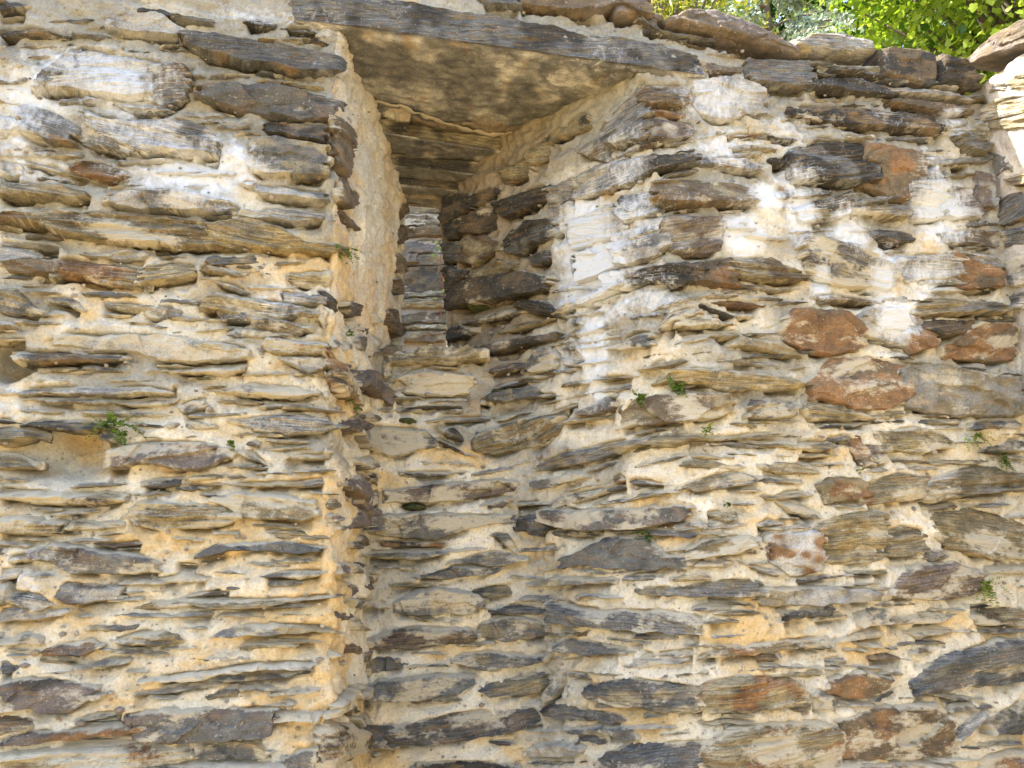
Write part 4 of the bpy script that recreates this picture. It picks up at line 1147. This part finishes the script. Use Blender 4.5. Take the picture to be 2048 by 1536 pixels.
shards = []
tries = 0
while len(shards) < 400 and tries < 24000:
    tries += 1
    if tries == 1500: pass
    px, py = random.uniform(0, 2048), random.uniform(30, 1536)
    if tries < 11000 and 600 < px < 1100 and random.random() < 0.5: continue
    L = ((120, 95, 75) if tries < 1500 else (70, 56, 44) if tries < 6000 else (36, 28, 20))[tries % 3] * random.uniform(0.8, 1.25); hh = max(7, L * random.uniform(0.12, 0.26))
    if tries >= 6000: hh = L * random.uniform(0.2, 0.5)
    if 655 < px < 790 and 200 < py < 620: continue
    if 655 < px < 790 and py > 200: L, hh = 18, 26
    pts = [(px + L * a, py + hh * b) for a, b in ((-.55, 0), (-.3, .2), (.3, -.2), (0, 0), (.55, 0), (0, .7), (0, -.7), (.25, .4), (-.25, -.4))]
    if any(MK[min(767, max(0, int(b // 2))), min(1023, max(0, int(a // 2)))] for a, b in pts): continue
    sl_ = random.uniform(-0.1, 0.1)
    if 760 < px < 1420 and py < 1000: sl_ -= 0.25 * (px > 950)
    if 655 < px < 790 and py > 200: L = random.uniform(9, 20); hh = random.uniform(14, 36)
    j = [random.uniform(0.6, 1.0) for _ in range(8)]
    poly = [(px + L * a * j[i], py + hh * b * j[-1 - i] + sl_ * L * a) for i, (a, b) in enumerate(((-.5, .30), (-.5, -.25), (-.2, -.5), (.25, -.45), (.5, -.25), (.5, .3), (.15, .5), (-.3, .5)))]
    d = build_stone(WALL, poly, random.choice(('b', 'p', 'pk', 'ob') if 655 < px < 790 else ('g', 'o', 'og', 'lg', 'lo', 'ok', 'go', 'lo', 'gu') if py < 1000 else ('o', 'lo', 'lo', 'og', 'lg', 'go', 'l')), 5000 + tries, depth=0.03, du=0.006, prot=random.uniform(0.006, 0.016))
    if d is None: continue
    shards.append(d); paint(poly)
print('shards', len(shards), tries, time.time() - T0)
# courses beyond the picture
i = 0; z = 0.06; outer = []
while z < 3.9:
    hcs = random.uniform(0.06, 0.12); sq = np.linspace(0.02, 5.98, 900); Pq, _ = WALL.at(sq, np.full(900, z + hcs / 2))
    cum = np.concatenate([[0], np.cumsum(np.linalg.norm(np.diff(Pq, axis=0), axis=1))]); q = random.uniform(0, 0.2)
    while q < cum[-1] - 0.3:
        L = random.uniform(0.14, 0.5); a, b, m_ = np.interp([q, q + L, q + L / 2], cum, sq); Pm = np.array([np.interp(m_, sq, Pq[:, k]) for k in range(3)])
        u, v, dd = proj(Pm); q += L + random.uniform(-0.01, 0.03); i += 1
        if -40 < u < 2088 and -30 < v < 1576: continue
        if Pm[2] + hcs > float(ztop(Pm[0])) - 0.02 or (Pm[1] > 0.02 and Pm[2] > 1.2): continue
        zz = z + random.uniform(-0.015, 0.015); h = hcs * random.uniform(0.85, 1.2)
        poly = [(a, zz + h * .3), (a + (b - a) * .1, zz + h * .9), (a + (b - a) * .5, zz + h), (a + (b - a) * .9, zz + h * .8), (b, zz + h * .35), (a + (b - a) * .7, zz), (a + (b - a) * .2, zz + h * .05)]
        d = build_stone(WALL, poly, random.choice(('og', 'go', 'ob', 'p', 'or', 'lg', 'g', 'b')), 9000 + i, du=0.016, px=False, prot=random.uniform(0.012, 0.03))
        if d is not None: outer.append(d)
    z += hcs + random.uniform(0.015, 0.04)
V, Q, T, c, L, B, DU = join_data(rest + shards + outer)
o = obj('small_stones', mesh_np('small_stones', V, Q, T, False, c, L, STONE, B, DU), root); tag(o, kind='stuff')
print('outer', len(outer), len(Q), time.time() - T0)
# pebbles of the mortar aggregate, standing proud
ico = np.array([(0, 0, 1), (0.894, 0, 0.447), (0.276, 0.851, 0.447), (-0.724, 0.526, 0.447), (-0.724, -0.526, 0.447), (0.276, -0.851, 0.447), (0.724, 0.526, -0.447), (-0.276, 0.851, -0.447), (-0.894, 0, -0.447), (-0.276, -0.851, -0.447), (0.724, -0.526, -0.447), (0, 0, -1)])
icf = np.array([(0,1,2),(0,2,3),(0,3,4),(0,4,5),(0,5,1),(1,6,2),(2,7,3),(3,8,4),(4,9,5),(5,10,1),(6,7,2),(7,8,3),(8,9,4),(9,10,5),(10,6,1),(11,7,6),(11,8,7),(11,9,8),(11,10,9),(11,6,10)])
pv, pt, pcol, plm = [], [], [], []; k = 0
for _ in range(1500):
    px, py = random.uniform(0, 2048), random.uniform(60, 1536)
    if MK[int(py // 2), int(px // 2)]: continue
    h = WALL.hit(px, py)
    if h is None: continue
    p, nn = WALL.at(np.array([h[0]]), np.array([h[1]])); p, nn = p[0], nn[0]
    dsp = 0.012 * fbm(p * np.array([2.3, 2.3, 3.2]) + 5, 2) + 0.017 * fbm(p * np.array([7, 7, 11.0]) + 41, 3) + 0.008 * fbm(p * 34 + 11, 3, 0.6) + 0.012 * (0.25 - abs(noise(p * np.array([16, 16, 22]) + 77)))
    rr = random.uniform(0.003, 0.0075) if random.random() < 0.88 else random.uniform(0.008, 0.014)
    q = ico * rr * np.array([random.uniform(.8, 1.5), random.uniform(.7, 1), random.uniform(.6, 1)])
    pv.append(q + p + nn * (dsp + rr * 0.15)); pt.append(icf + k * 12); k += 1
    cc = np.array(random.choice(((.36, .33, .29), (.46, .42, .36), (.30, .27, .25), (.45, .42, .37), (.38, .30, .22), (.34, .32, .29)))); pcol.append(np.tile(np.append(cc, -0.3), (12, 1))); plm.append(q)
o = obj('pebbles', mesh_np('pebbles', np.concatenate(pv), None, np.concatenate(pt), True, np.concatenate(pcol), np.concatenate(plm), STONE, 0.1, np.full(k * 12, -0.3)), root); tag(o, kind='stuff')

# ------------------------------------------------------------------ return wall on the right, in the sun
rw = empty('return_wall'); tag(rw, 'sunlit return wall of pale stone at the far right corner', 'stone wall')
sy = np.concatenate([np.linspace(-0.5, 0.5, 150), np.linspace(0.52, 3.6, 90)]); sz = np.concatenate([np.linspace(0, 2.4, 70), np.linspace(2.42, 3.66, 180)])
Sg, Zg = np.meshgrid(sy, sz); P, nn = RETURN.at(Sg, Zg)
dd = 0.012 * fbm(P * 3 + 4, 2) + 0.014 * fbm(P * 9 + 14, 3) + 0.004 * fbm(P * 34, 2)
V = P + nn * dd[..., None]; nr, nc = Sg.shape; idx = np.arange(nr * nc).reshape(nr, nc)
g_ = sm(-0.2, 0.4, fbm(P * 3 + 8, 3))[..., None]
c = np.array((0.62, 0.56, 0.47)) * (1 - g_) + np.array((0.50, 0.46, 0.40)) * g_
cl = np.concatenate([c, np.full(c.shape[:-1] + (1,), 0.12)], -1)
quads = np.stack([idx[:-1, :-1], idx[:-1, 1:], idx[1:, 1:], idx[1:, :-1]], -1).reshape(-1, 4)
obj('mortar', mesh_np('mortar', V, quads, None, True, cl.reshape(-1, 4), None, MORTAR), rw)
cv, cq = [], []
quad((RETX, 0.05, 3.655), (RETX, -3.6, 3.655), (RETX + 0.7, -3.6, 3.655), (RETX + 0.7, 0.05, 3.655))
quad((RETX + 0.7, 0.05, 0), (RETX + 0.7, -3.6, 0), (RETX + 0.7, -3.6, 3.655), (RETX + 0.7, 0.05, 3.655))
quad((RETX, -3.6, 0), (RETX + 0.7, -3.6, 0), (RETX + 0.7, -3.6, 3.655), (RETX, -3.6, 3.655))
obj('wall_core', mesh_np('wall_core', cv, cq, None, False, np.tile(np.array([0.5, 0.45, 0.36, 0.0]), (len(cv), 1)), None, MORTAR), rw)
for i, (code, poly) in enumerate(parse(RET_STONES)):
    d = build_stone(RETURN, poly, code, 400 + i, prot=0.02)
    if d is not None: stone_obj(d, rw)
z = 0.05; i = 0
while z < 3.5:
    hcs = random.uniform(0.07, 0.14); q = 0.06
    while q < 3.4:
        L = random.uniform(0.16, 0.5); u, v, dd = proj((RETX, -(q + 0.03), z + hcs / 2)); i += 1; a, b = q, min(3.5, q + L); q += L + random.uniform(-0.01, 0.02)
        if dd > 0.2 and u < 2048 and v < 700: continue
        h = hcs * 1.12
        poly = [(a, z + h * .3), (a + (b - a) * .1, z + h * .9), (a + (b - a) * .5, z + h), (a + (b - a) * .9, z + h * .8), (b, z + h * .35), (a + (b - a) * .6, z)]
        d = build_stone(RETURN, poly, random.choice(('ol', 'lg', 'o', 'lo', 'p')), 12000 + i, du=0.022, px=False, prot=random.uniform(0.012, 0.028))
        if d is not None: stone_obj(d, rw)
    z += hcs + 0.03
# its cap stones
d = build_stone(RETURN, [RETURN.hit(1248 + a / 2.56, b / 2.56) for a, b in ((1790, 352), (1900, 318), (2060, 250), (2300, 160), (2300, 20), (2040, 112), (1900, 205), (1770, 322))], 'bp', 450, depth=0.45, du=0.01, px=False, prot=0.05)
stone_obj(d, rw, 'cap_stone')
q = 0.55
while q < 3.4:
    L = random.uniform(0.3, 0.5)
    d = build_stone(RETURN, [(q, 3.66), (q + .03, 3.75), (q + L * .6, 3.77), (q + L, 3.73), (q + L, 3.66), (q + L * .5, 3.64)], 'bo', 460 + int(q * 10), depth=0.5, du=0.025, px=False, prot=0.04)
    stone_obj(d, rw, 'cap_stone'); q += L + 0.02

# ------------------------------------------------------------------ wall seen through the slit
fw = empty('courtyard_wall'); tag(fw, 'slate wall glimpsed through the narrow slit', 'stone wall')
sx = np.linspace(-0.6, 2.2, 200); sz = np.concatenate([np.linspace(0, 2.6, 30), np.linspace(2.62, 4.95, 190)])
Sg, Zg = np.meshgrid(sx, sz); P, nn = FAR.at(Sg, Zg); V = P + nn * (0.012 * fbm(P * 6, 3) + 0.005 * fbm(P * 30, 2))[..., None]
nr, nc = Sg.shape; idx = np.arange(nr * nc).reshape(nr, nc)
cl = np.concatenate([np.broadcast_to(np.array((0.46, 0.39, 0.31)), P.shape), np.full(P.shape[:-1] + (1,), 0.0)], -1)
obj('mortar', mesh_np('mortar', V, np.stack([idx[:-1, :-1], idx[:-1, 1:], idx[1:, 1:], idx[1:, :-1]], -1).reshape(-1, 4), None, True, cl.reshape(-1, 4), None, MORTAR), fw)
cv, cq = [], []
quad((-0.6, FARY, 4.95), (2.2, FARY, 4.95), (2.2, FARY + 0.5, 4.95), (-0.6, FARY + 0.5, 4.95)); quad((2.2, FARY + 0.5, 0), (-0.6, FARY + 0.5, 0), (-0.6, FARY + 0.5, 4.95), (2.2, FARY + 0.5, 4.95))
quad((-0.6, FARY, 0), (-0.6, FARY, 4.95), (-0.6, FARY + 0.5, 4.95), (-0.6, FARY + 0.5, 0)); quad((2.2, FARY, 0), (2.2, FARY + 0.5, 0), (2.2, FARY + 0.5, 4.95), (2.2, FARY, 4.95))
obj('wall_core', mesh_np('wall_core', cv, cq, None, False, np.tile(np.array([0.4, 0.35, 0.28, 0.0]), (len(cv), 1)), None, MORTAR), fw)
for i, (code, poly) in enumerate(parse(FAR_STONES)):
    d = build_stone(FAR, poly, code, 500 + i, prot=random.uniform(0.015, 0.06), du=0.01)
    if d is not None: stone_obj(d, fw)
z = 1.7; i = 0
while z < 4.75:
    hcs = random.uniform(0.07, 0.13); q = -0.56
    while q < 2.1:
        L = random.uniform(0.14, 0.42); a, b = q, min(2.15, q + L); q += L + random.uniform(-0.01, 0.02); i += 1
        u, v, dd = proj(((a + b) / 2, FARY, z + hcs / 2)); h = hcs * 1.1
        if 770 < u < 930 and 390 < v < 705: continue
        poly = [(a, z + h * .25), (a + (b - a) * .08, z + h * .9), (a + (b - a) * .5, z + h), (a + (b - a) * .92, z + h * .85), (b, z + h * .3), (a + (b - a) * .6, z)]
        d = build_stone(FAR, poly, random.choice(('bo', 'ob', 'p', 'og', 'bk', 'gk')), 15000 + i, du=0.03, px=False, prot=random.uniform(0.015, 0.03))
        if d is not None: stone_obj(d, fw)
    z += hcs + 0.015
print('walls', time.time() - T0)
# ------------------------------------------------------------------ small plants rooted in the joints
FERN = leaf_material('fern_leaf', (0.03, 0.07, 0.012), (0.15, 0.23, 0.045), 0.3)
FERN_Y = leaf_material('pale_fern_leaf', (0.06, 0.11, 0.015), (0.26, 0.32, 0.06), 0.35)
def ortho(n):
    n = n / np.linalg.norm(n); a = np.cross(n, (0, 0, 1.0)); a /= np.linalg.norm(a) + 1e-9; return n, a
def frond(base, d0, length, sag, leaf, r, mat, pinn=9, width=None):
    """one arching frond: a thin stem with paired rounded leaflets, shrinking towards the tip"""
    V, T, C = [], [], []
    d = d0 / np.linalg.norm(d0); p = np.zeros(3); pts = [p.copy()]
    for k in range(pinn):
        d = d + np.array([0, 0, -sag]) / pinn + r.normal(0, 0.06, 3); d /= np.linalg.norm(d); p = p + d * length / pinn; pts.append(p.copy())
    pts = np.array(pts)
    side = np.cross(d0, (0, 0, 1.0)); side = side / (np.linalg.norm(side) + 1e-9); upn = np.cross(side, d0 / np.linalg.norm(d0))
    for a, b in zip(pts[:-1], pts[1:]):
        w_ = 0.0007; i = len(V); V += [a - side * w_, a + side * w_, b + side * w_, b - side * w_]; T += [(i, i + 1, i + 2), (i, i + 2, i + 3)]; C += [0.25] * 4
    for k in range(1, len(pts)):
        f = k / (len(pts) - 1); lf = leaf * (1.1 - 0.55 * f) * r.uniform(0.75, 1.2)
        for sgn in (-1, 1):
            if r.random() < 0.06: continue
            ax = side * sgn * 0.9 + (pts[k] - pts[k - 1]) / np.linalg.norm(pts[k] - pts[k - 1]) * 0.45 + upn * r.normal(0.1, 0.25); ax /= np.linalg.norm(ax)
            wd = np.cross(ax, upn + r.normal(0, 0.35, 3)); wd /= np.linalg.norm(wd) + 1e-9
            o_ = pts[k]; i = len(V); g = np.clip(r.normal(0.5, 0.22), 0, 1)
            V += [o_, o_ + ax * lf * .4 + wd * lf * .42, o_ + ax * lf * .85 + wd * lf * .38, o_ + ax * lf * 1.1, o_ + ax * lf * .85 - wd * lf * .38, o_ + ax * lf * .4 - wd * lf * .42]
            T += [(i, i + 1, i + 2), (i, i + 2, i + 3), (i, i + 3, i + 4), (i, i + 4, i + 5)]; C += [g] * 6
    C = np.array(C); col = np.stack([C, C, C, np.ones_like(C)], -1)
    return mesh_np('frond', np.array(V), None, np.array(T), True, col, None, mat)
def fern(px, py, size, nf, label, seed, mat=FERN, leaf=0.011, surf=WALL, off=0.012, pinn=8, up=0.25):
    r = np.random.default_rng(seed); h = surf.hit(px, py)
    if h is None: return
    p, n = surf.at(np.array([h[0]]), np.array([h[1]])); p, n = p[0], n[0]; n, side = ortho(n)
    e = empty('wall_fern', p + n * off); tag(e, label, 'fern', 'small ferns growing in the wall joints')
    for k in range(nf):
        d = n * r.uniform(0.35, 0.9) + side * r.normal(0, 0.75) + np.array([0, 0, r.normal(up, 0.5)])
        o = obj('frond', frond(p, d, size * r.uniform(0.6, 1.15), r.uniform(0.5, 1.5), leaf * r.uniform(0.85, 1.15), r, mat, pinn), e)
        o.location = np.array([r.normal(0, size * 0.10), 0, r.normal(0, size * 0.08)]) + side * r.normal(0, size * 0.12)
    return e
fern(236, 856, 0.088, 16, 'green fern tuft beside the hole in the wall at left', 1, leaf=0.014)
fern(676, 500, 0.06, 11, 'small green fern at the recess edge below the lintel', 2, leaf=0.011)
fern(1282, 800, 0.06, 10, 'creeping green fern on a brown stone at the right recess edge', 3, leaf=0.012)
fern(1358, 778, 0.055, 9, 'leafy fern sprig on the ledge between two long brown stones', 4, leaf=0.012)
fern(1298, 1072, 0.05, 8, 'tiny fern above the smooth dark blue grey stone', 5, leaf=0.010)
fern(1412, 862, 0.045, 7, 'pale tiny fern above the thin olive course', 6, FERN_Y, 0.009)
fern(1944, 872, 0.075, 11, 'yellow green fern beside the ochre block at far right', 7, FERN_Y, 0.011)
fern(2000, 918, 0.07, 10, 'fern hanging under a ledge at the right picture edge', 8, leaf=0.011, up=-0.3)
fern(1972, 1172, 0.085, 14, 'bright fern tuft beside the purple brown stone', 9, FERN_Y, 0.012)
fern(1452, 1008, 0.028, 4, 'minute fern near the mottled rust stone', 10, leaf=0.008)
fern(688, 792, 0.045, 7, 'small fern below the upright rust stone on the recess edge', 11, leaf=0.010)
fern(706, 818, 0.04, 6, 'dark little fern lowest on the recess edge', 12, leaf=0.010)
fern(690, 668, 0.03, 5, 'moss green fern speck above the upright rust stone', 13, leaf=0.008)
fern(464, 888, 0.03, 4, 'tiny fern right of the purple grey stone', 14, leaf=0.009)
fern(1714, 944, 0.022, 3, 'minute green sprout above the rust ochre course', 15, leaf=0.007)

# the sprig that climbs in the gap behind the slit: red stem, round leaves
r = np.random.default_rng(77)
hs, hz = FAR.hit(878, 640); pb = FAR.at(np.array([hs]), np.array([hz]))[0][0]
sp = empty('sprig', pb + np.array([0, -0.02, 0])); tag(sp, 'thin red stemmed sprig with round leaves in the slit opening', 'plant')
V, T = [], []; tip = np.array([0.02, -0.06, 0.66]); prev = None
for k in range(9):
    f = k / 8; q = tip * f + np.array([0.02 * math.sin(f * 6), 0, 0]); w_ = 0.006 * (1 - 0.6 * f)
    V += [q + np.array([w_ * math.cos(a), w_ * math.sin(a), 0]) for a in (0, 2.1, 4.2)]
    if k:
        i = (k - 1) * 3
        for j in range(3): a, b = i + j, i + (j + 1) % 3; T += [(a, b, b + 3), (a, b + 3, a + 3)]
obj('stem', mesh_np('stem', np.array(V), None, np.array(T), True, None, None, plain_material('red_stem', (0.22, 0.05, 0.03), (0.35, 0.10, 0.05))), sp)
for k in range(16):
    f = r.uniform(0.15, 1.0); q = tip * f; a = r.uniform(0, 6.28); R_ = r.uniform(0.010, 0.018); cpt = q + np.array([math.cos(a) * 0.07 * r.uniform(.4, 1.5), -abs(math.sin(a)) * 0.05, r.uniform(-0.02, 0.03)])
    n = np.array([r.normal(0, 0.5), -1, r.normal(0.5, 0.4)]); n, s_ = ortho(n); u_ = np.cross(n, s_)
    ring = [cpt + (s_ * math.cos(t) + u_ * math.sin(t)) * R_ * (1 if j else 1.15) for j, t in enumerate(np.linspace(0, 6.28, 9)[:-1])]
    g = r.uniform(0.3, 1)
    obj('leaf', mesh_np('leaf', np.array([q] + [cpt] + ring), None, np.array([(1, 2 + j, 2 + (j + 1) % 8) for j in range(8)] + [(0, 1, 2)]), True, np.tile([g, g, g, 1], (10, 1)), None, FERN_Y), sp)

# ------------------------------------------------------------------ moss cushions in the recess
MOSS = plain_material('moss', (0.015, 0.022, 0.006), (0.075, 0.085, 0.02), 90, 0.95)
for k, (px, py, rx, rz, lb) in enumerate([(815, 843, 0.06, 0.020, 'dark moss cushion on the ledge below the sill'), (1000, 786, 0.05, 0.022, 'dark moss in the right corner of the recess'), (830, 1014, 0.05, 0.016, 'moss strip under the long purple stone in the recess'), (910, 668, 0.06, 0.045, 'black green moss at the foot of the slit'), (950, 612, 0.05, 0.03, 'moss on the dark ledge right of the slit')]):
    h = WALL.hit(px, py); p, n = WALL.at(np.array([h[0]]), np.array([h[1]])); p, n = p[0], n[0]; n, side = ortho(n)
    a, b = np.meshgrid(np.linspace(-1, 1, 34), np.linspace(-1, 1, 16)); q = p + side * (a * rx)[..., None] + np.array([0, 0, 1]) * (b * rz)[..., None]
    hh = 0.034 * (1 - 1.9 * (a ** 2 + b ** 2)) + 0.020 * fbm(q * 34 + k, 3)
    q = q + n * hh[..., None]; i_ = np.arange(34 * 16).reshape(16, 34)
    o = obj('moss', mesh_np('moss', (q - p).reshape(-1, 3), np.stack([i_[:-1, :-1], i_[:-1, 1:], i_[1:, 1:], i_[1:, :-1]], -1).reshape(-1, 4), None, False, None, None, MOSS)); o.location = p
    tag(o, lb, 'moss', 'moss cushions in the recess')

# ------------------------------------------------------------------ trees beyond the wall
BARK = plain_material('bark', (0.05, 0.04, 0.03), (0.14, 0.11, 0.08), 14)
def tube(path, rad, nseg=7):
    V, Q = [], []; path = np.asarray(path, float)
    for k, p in enumerate(path):
        d = path[min(k + 1, len(path) - 1)] - path[max(k - 1, 0)]; d, a = ortho(d if abs(d[2]) < 0.999 * np.linalg.norm(d) else d + np.array([1e-3, 0, 0])); b = np.cross(d, a)
        for j in range(nseg):
            t = j * 2 * math.pi / nseg; V.append(p + (a * math.cos(t) + b * math.sin(t)) * rad[k])
        if k:
            i = (k - 1) * nseg
            for j in range(nseg): Q.append((i + j, i + (j + 1) % nseg, i + nseg + (j + 1) % nseg, i + nseg + j))
    return np.array(V), np.array(Q)
def join_tubes(ts):
    off = 0; Vs, Qs = [], []
    for V, Q in ts: Vs.append(V); Qs.append(Q + off); off += len(V)
    return np.concatenate(Vs), np.concatenate(Qs)
MAPLE = np.array([(0, 0), (.26, -.08), (.47, .08), (.40, .26), (.55, .50), (.36, .60), (.22, .80), (0, 1.0), (-.22, .80), (-.36, .60), (-.55, .50), (-.40, .26), (-.47, .08), (-.26, -.08)])
RHOMB = np.array([(0, 0), (.30, .45), (0, 1.0), (-.30, .45)])
def leaves(cent, nrm, dirs, size, shape, shade):
    n = len(cent); m = len(shape)
    side = np.cross(dirs, nrm); side /= np.linalg.norm(side, axis=1, keepdims=True) + 1e-9
    fold = 0.18 * np.abs(shape[:, 0])
    V = cent[:, None] + size[:, None, None] * (side[:, None] * shape[None, :, 0:1] + dirs[:, None] * shape[None, :, 1:2] + nrm[:, None] * fold[None, :, None])
    T = np.array([(0, k, k + 1) for k in range(1, m - 1)]) if m < 10 else np.array([(0, 1, 2), (0, 2, 3), (0, 3, 4), (0, 4, 5), (0, 5, 7), (5, 6, 7), (0, 7, 9), (7, 8, 9), (0, 9, 10), (0, 10, 11), (0, 11, 12), (0, 12, 13)])
    TT = (T[None] + (np.arange(n) * m)[:, None, None]).reshape(-1, 3)
    C = np.repeat(shade, m); return V.reshape(-1, 3), TT, np.stack([C, C, C, np.ones_like(C)], -1)
def broadleaf(name, label, base, height, cen_z, rad, nclump, per, lsize, shape, mat, seed, droop=0.4, spread=0.5):
    r = np.random.default_rng(seed); e = empty(name, base); tag(e, label, 'tree')
    top = np.array([0, 0, height * 0.8]); tubes = [tube([top * f + np.array([0.12 * math.sin(3 * f), 0.1 * math.cos(4 * f), 0]) for f in np.linspace(0, 1, 9)], [0.16 * (1 - 0.8 * f) * height / 8 for f in np.linspace(0, 1, 9)])]
    d = r.normal(0, 1, (nclump, 3)); d /= np.linalg.norm(d, axis=1, keepdims=True); rr = r.uniform(0.45, 1.0, nclump) ** 0.6
    cl = d * rr[:, None] * np.array(rad) + np.array([0, 0, cen_z])
    for k in range(0, nclump, max(1, nclump // 46)):
        z0 = min(cl[k][2] * 0.75, height * 0.75); s = np.array([0, 0, z0]); m_ = (s + cl[k]) / 2 + np.array([0, 0, 0.25]); tubes.append(tube([s, m_, cl[k]], [0.05 * height / 8, 0.028, 0.008], 5))
    C, Nn, Dd, S, Sh = [], [], [], [], []
    for k in range(nclump):
        n = per; o_ = r.normal(0, 1, (n, 3)) * spread * np.array([1, 1, 0.55]); c = cl[k] + o_
        nn = r.normal(0, 0.55, (n, 3)) + np.array([0, 0, 0.8]) + 0.45 * d[k]; nn /= np.linalg.norm(nn, axis=1, keepdims=True)
        dr = r.normal(0, 1, (n, 3)) + np.array([0, 0, -droop]) + 0.6 * d[k]; dr -= nn * (dr * nn).sum(1, keepdims=True); dr /= np.linalg.norm(dr, axis=1, keepdims=True) + 1e-9
        C.append(c); Nn.append(nn); Dd.append(dr); S.append(lsize * r.uniform(0.6, 1.25, n)); Sh.append(np.clip(r.normal(0.5, 0.22, n) + r.normal(0, 0.22), 0, 1))
    V, T, col = leaves(np.concatenate(C), np.concatenate(Nn), np.concatenate(Dd), np.concatenate(S), shape, np.concatenate(Sh))
    tv, tq = join_tubes(tubes)
    obj('trunk', mesh_np('trunk', tv, tq, None, True, None, None, BARK), e)
    obj('crown', mesh_np('crown', V, None, T, True, col, None, mat), e)
def ground_at(px, py, y):
    p = aty(px, py, y); return p
p = ground_at(1935, 20, 4.2)
broadleaf('maple_tree', 'bright green maple with broad lobed leaves above the wall corner', (p[0] + 0.75, p[1], 0), 9.2, p[2] + 0.75, (2.1, 1.8, 1.75), 300, 64, 0.088, MAPLE, leaf_material('maple_leaf', (0.03, 0.085, 0.008), (0.32, 0.42, 0.06), 0.5), 21, 0.6, 0.34)
p = ground_at(1730, -40, 9.5)
broadleaf('dark_broadleaf_tree', 'dark green leafy tree standing behind the bright maple', (p[0], p[1], 0), 12.5, p[2] - 0.2, (4.2, 3.2, 3.4), 330, 46, 0.20, RHOMB * np.array([1.5, 1.0]), leaf_material('dark_leaf', (0.018, 0.055, 0.010), (0.09, 0.20, 0.03), 0.4), 22, 0.4, 0.55)
p = ground_at(1330, -10, 3.6)
broadleaf('yellow_green_shrub', 'yellow green thin leaved bush behind the leftmost cap stone', (p[0] - 0.1, p[1], 0), 6.4, p[2] - 0.55, (0.75, 0.7, 1.0), 90, 55, 0.075, RHOMB * np.array([0.7, 1.3]), leaf_material('shrub_leaf', (0.10, 0.14, 0.02), (0.34, 0.30, 0.06), 0.4), 23, -0.3, 0.2)
p = ground_at(1120, -120, 10)
broadleaf('tall_green_tree', 'green tree showing between the bush and the blue conifer', (p[0] + 1.2, p[1], 0), 13, p[2] + 0.2, (3.2, 3, 3.6), 260, 44, 0.19, RHOMB * np.array([1.4, 1.0]), leaf_material('mid_leaf', (0.015, 0.05, 0.008), (0.09, 0.18, 0.03), 0.35), 24, 0.4, 0.5)
# blue grey conifer with hanging sprays
r = np.random.default_rng(31); p = ground_at(1560, 10, 4.0); cb = np.array([p[0] + 0.15, p[1] + 0.5, 0.0]); Hc = p[2] + 2.6
e = empty('blue_conifer', cb); tag(e, 'blue grey conifer with drooping sprays behind the pale cap stone', 'tree')
tubes = [tube([(0, 0, Hc * f) for f in np.linspace(0, 1, 8)], [0.14 * (1 - 0.93 * f) for f in np.linspace(0, 1, 8)])]
C, Nn, Dd, S, Sh = [], [], [], [], []
for k in range(120):
    z = r.uniform(1.8, Hc - 0.2); a = r.uniform(0, 6.28); L = 0.25 + 1.15 * (1 - z / Hc) ** 0.7 * 1.35; d = np.array([math.cos(a), math.sin(a), 0.12])
    pts = [np.array([0, 0, z]) + d * L * f + np.array([0, 0, -0.38 * L * f * f]) for f in np.linspace(0, 1, 6)]; tubes.append(tube(pts, [0.022 * (1 - 0.8 * f) + 0.003 for f in np.linspace(0, 1, 6)], 4))
    for j in range(40):
        f = r.uniform(0.2, 1.0); b = np.array([0, 0, z]) + d * L * f + np.array([0, 0, -0.38 * L * f * f]); hang = np.array([r.normal(0, 0.5), r.normal(0, 0.5), -0.8]) + d * 0.5; hang /= np.linalg.norm(hang); ln = r.uniform(0.08, 0.2)
        for m_ in range(9):
            q = b + hang * ln * m_ / 8 + np.array([0, 0, -0.03 * (m_ / 8) ** 2]); C.append(q + r.normal(0, 0.008, 3)); dr = hang + r.normal(0, 0.8, 3); dr /= np.linalg.norm(dr); nn = np.cross(dr, r.normal(0, 1, 3)); nn /= np.linalg.norm(nn) + 1e-9
            Nn.append(nn); Dd.append(dr); S.append(r.uniform(0.04, 0.075)); Sh.append(np.clip(r.normal(0.5, 0.25), 0, 1))
V, T, col = leaves(np.array(C), np.array(Nn), np.array(Dd), np.array(S), RHOMB * np.array([0.8, 1.0]), np.array(Sh))
tv, tq = join_tubes(tubes); obj('trunk', mesh_np('trunk', tv, tq, None, True, None, None, BARK), e)
obj('crown', mesh_np('crown', V, None, T, True, col, None, leaf_material('blue_needles', (0.09, 0.15, 0.12), (0.38, 0.45, 0.38), 0.15)), e)
print('done', time.time() - T0, sum(len(o.data.loop_triangles) if False else len(o.data.polygons) for o in bpy.data.objects if o.type == 'MESH'))
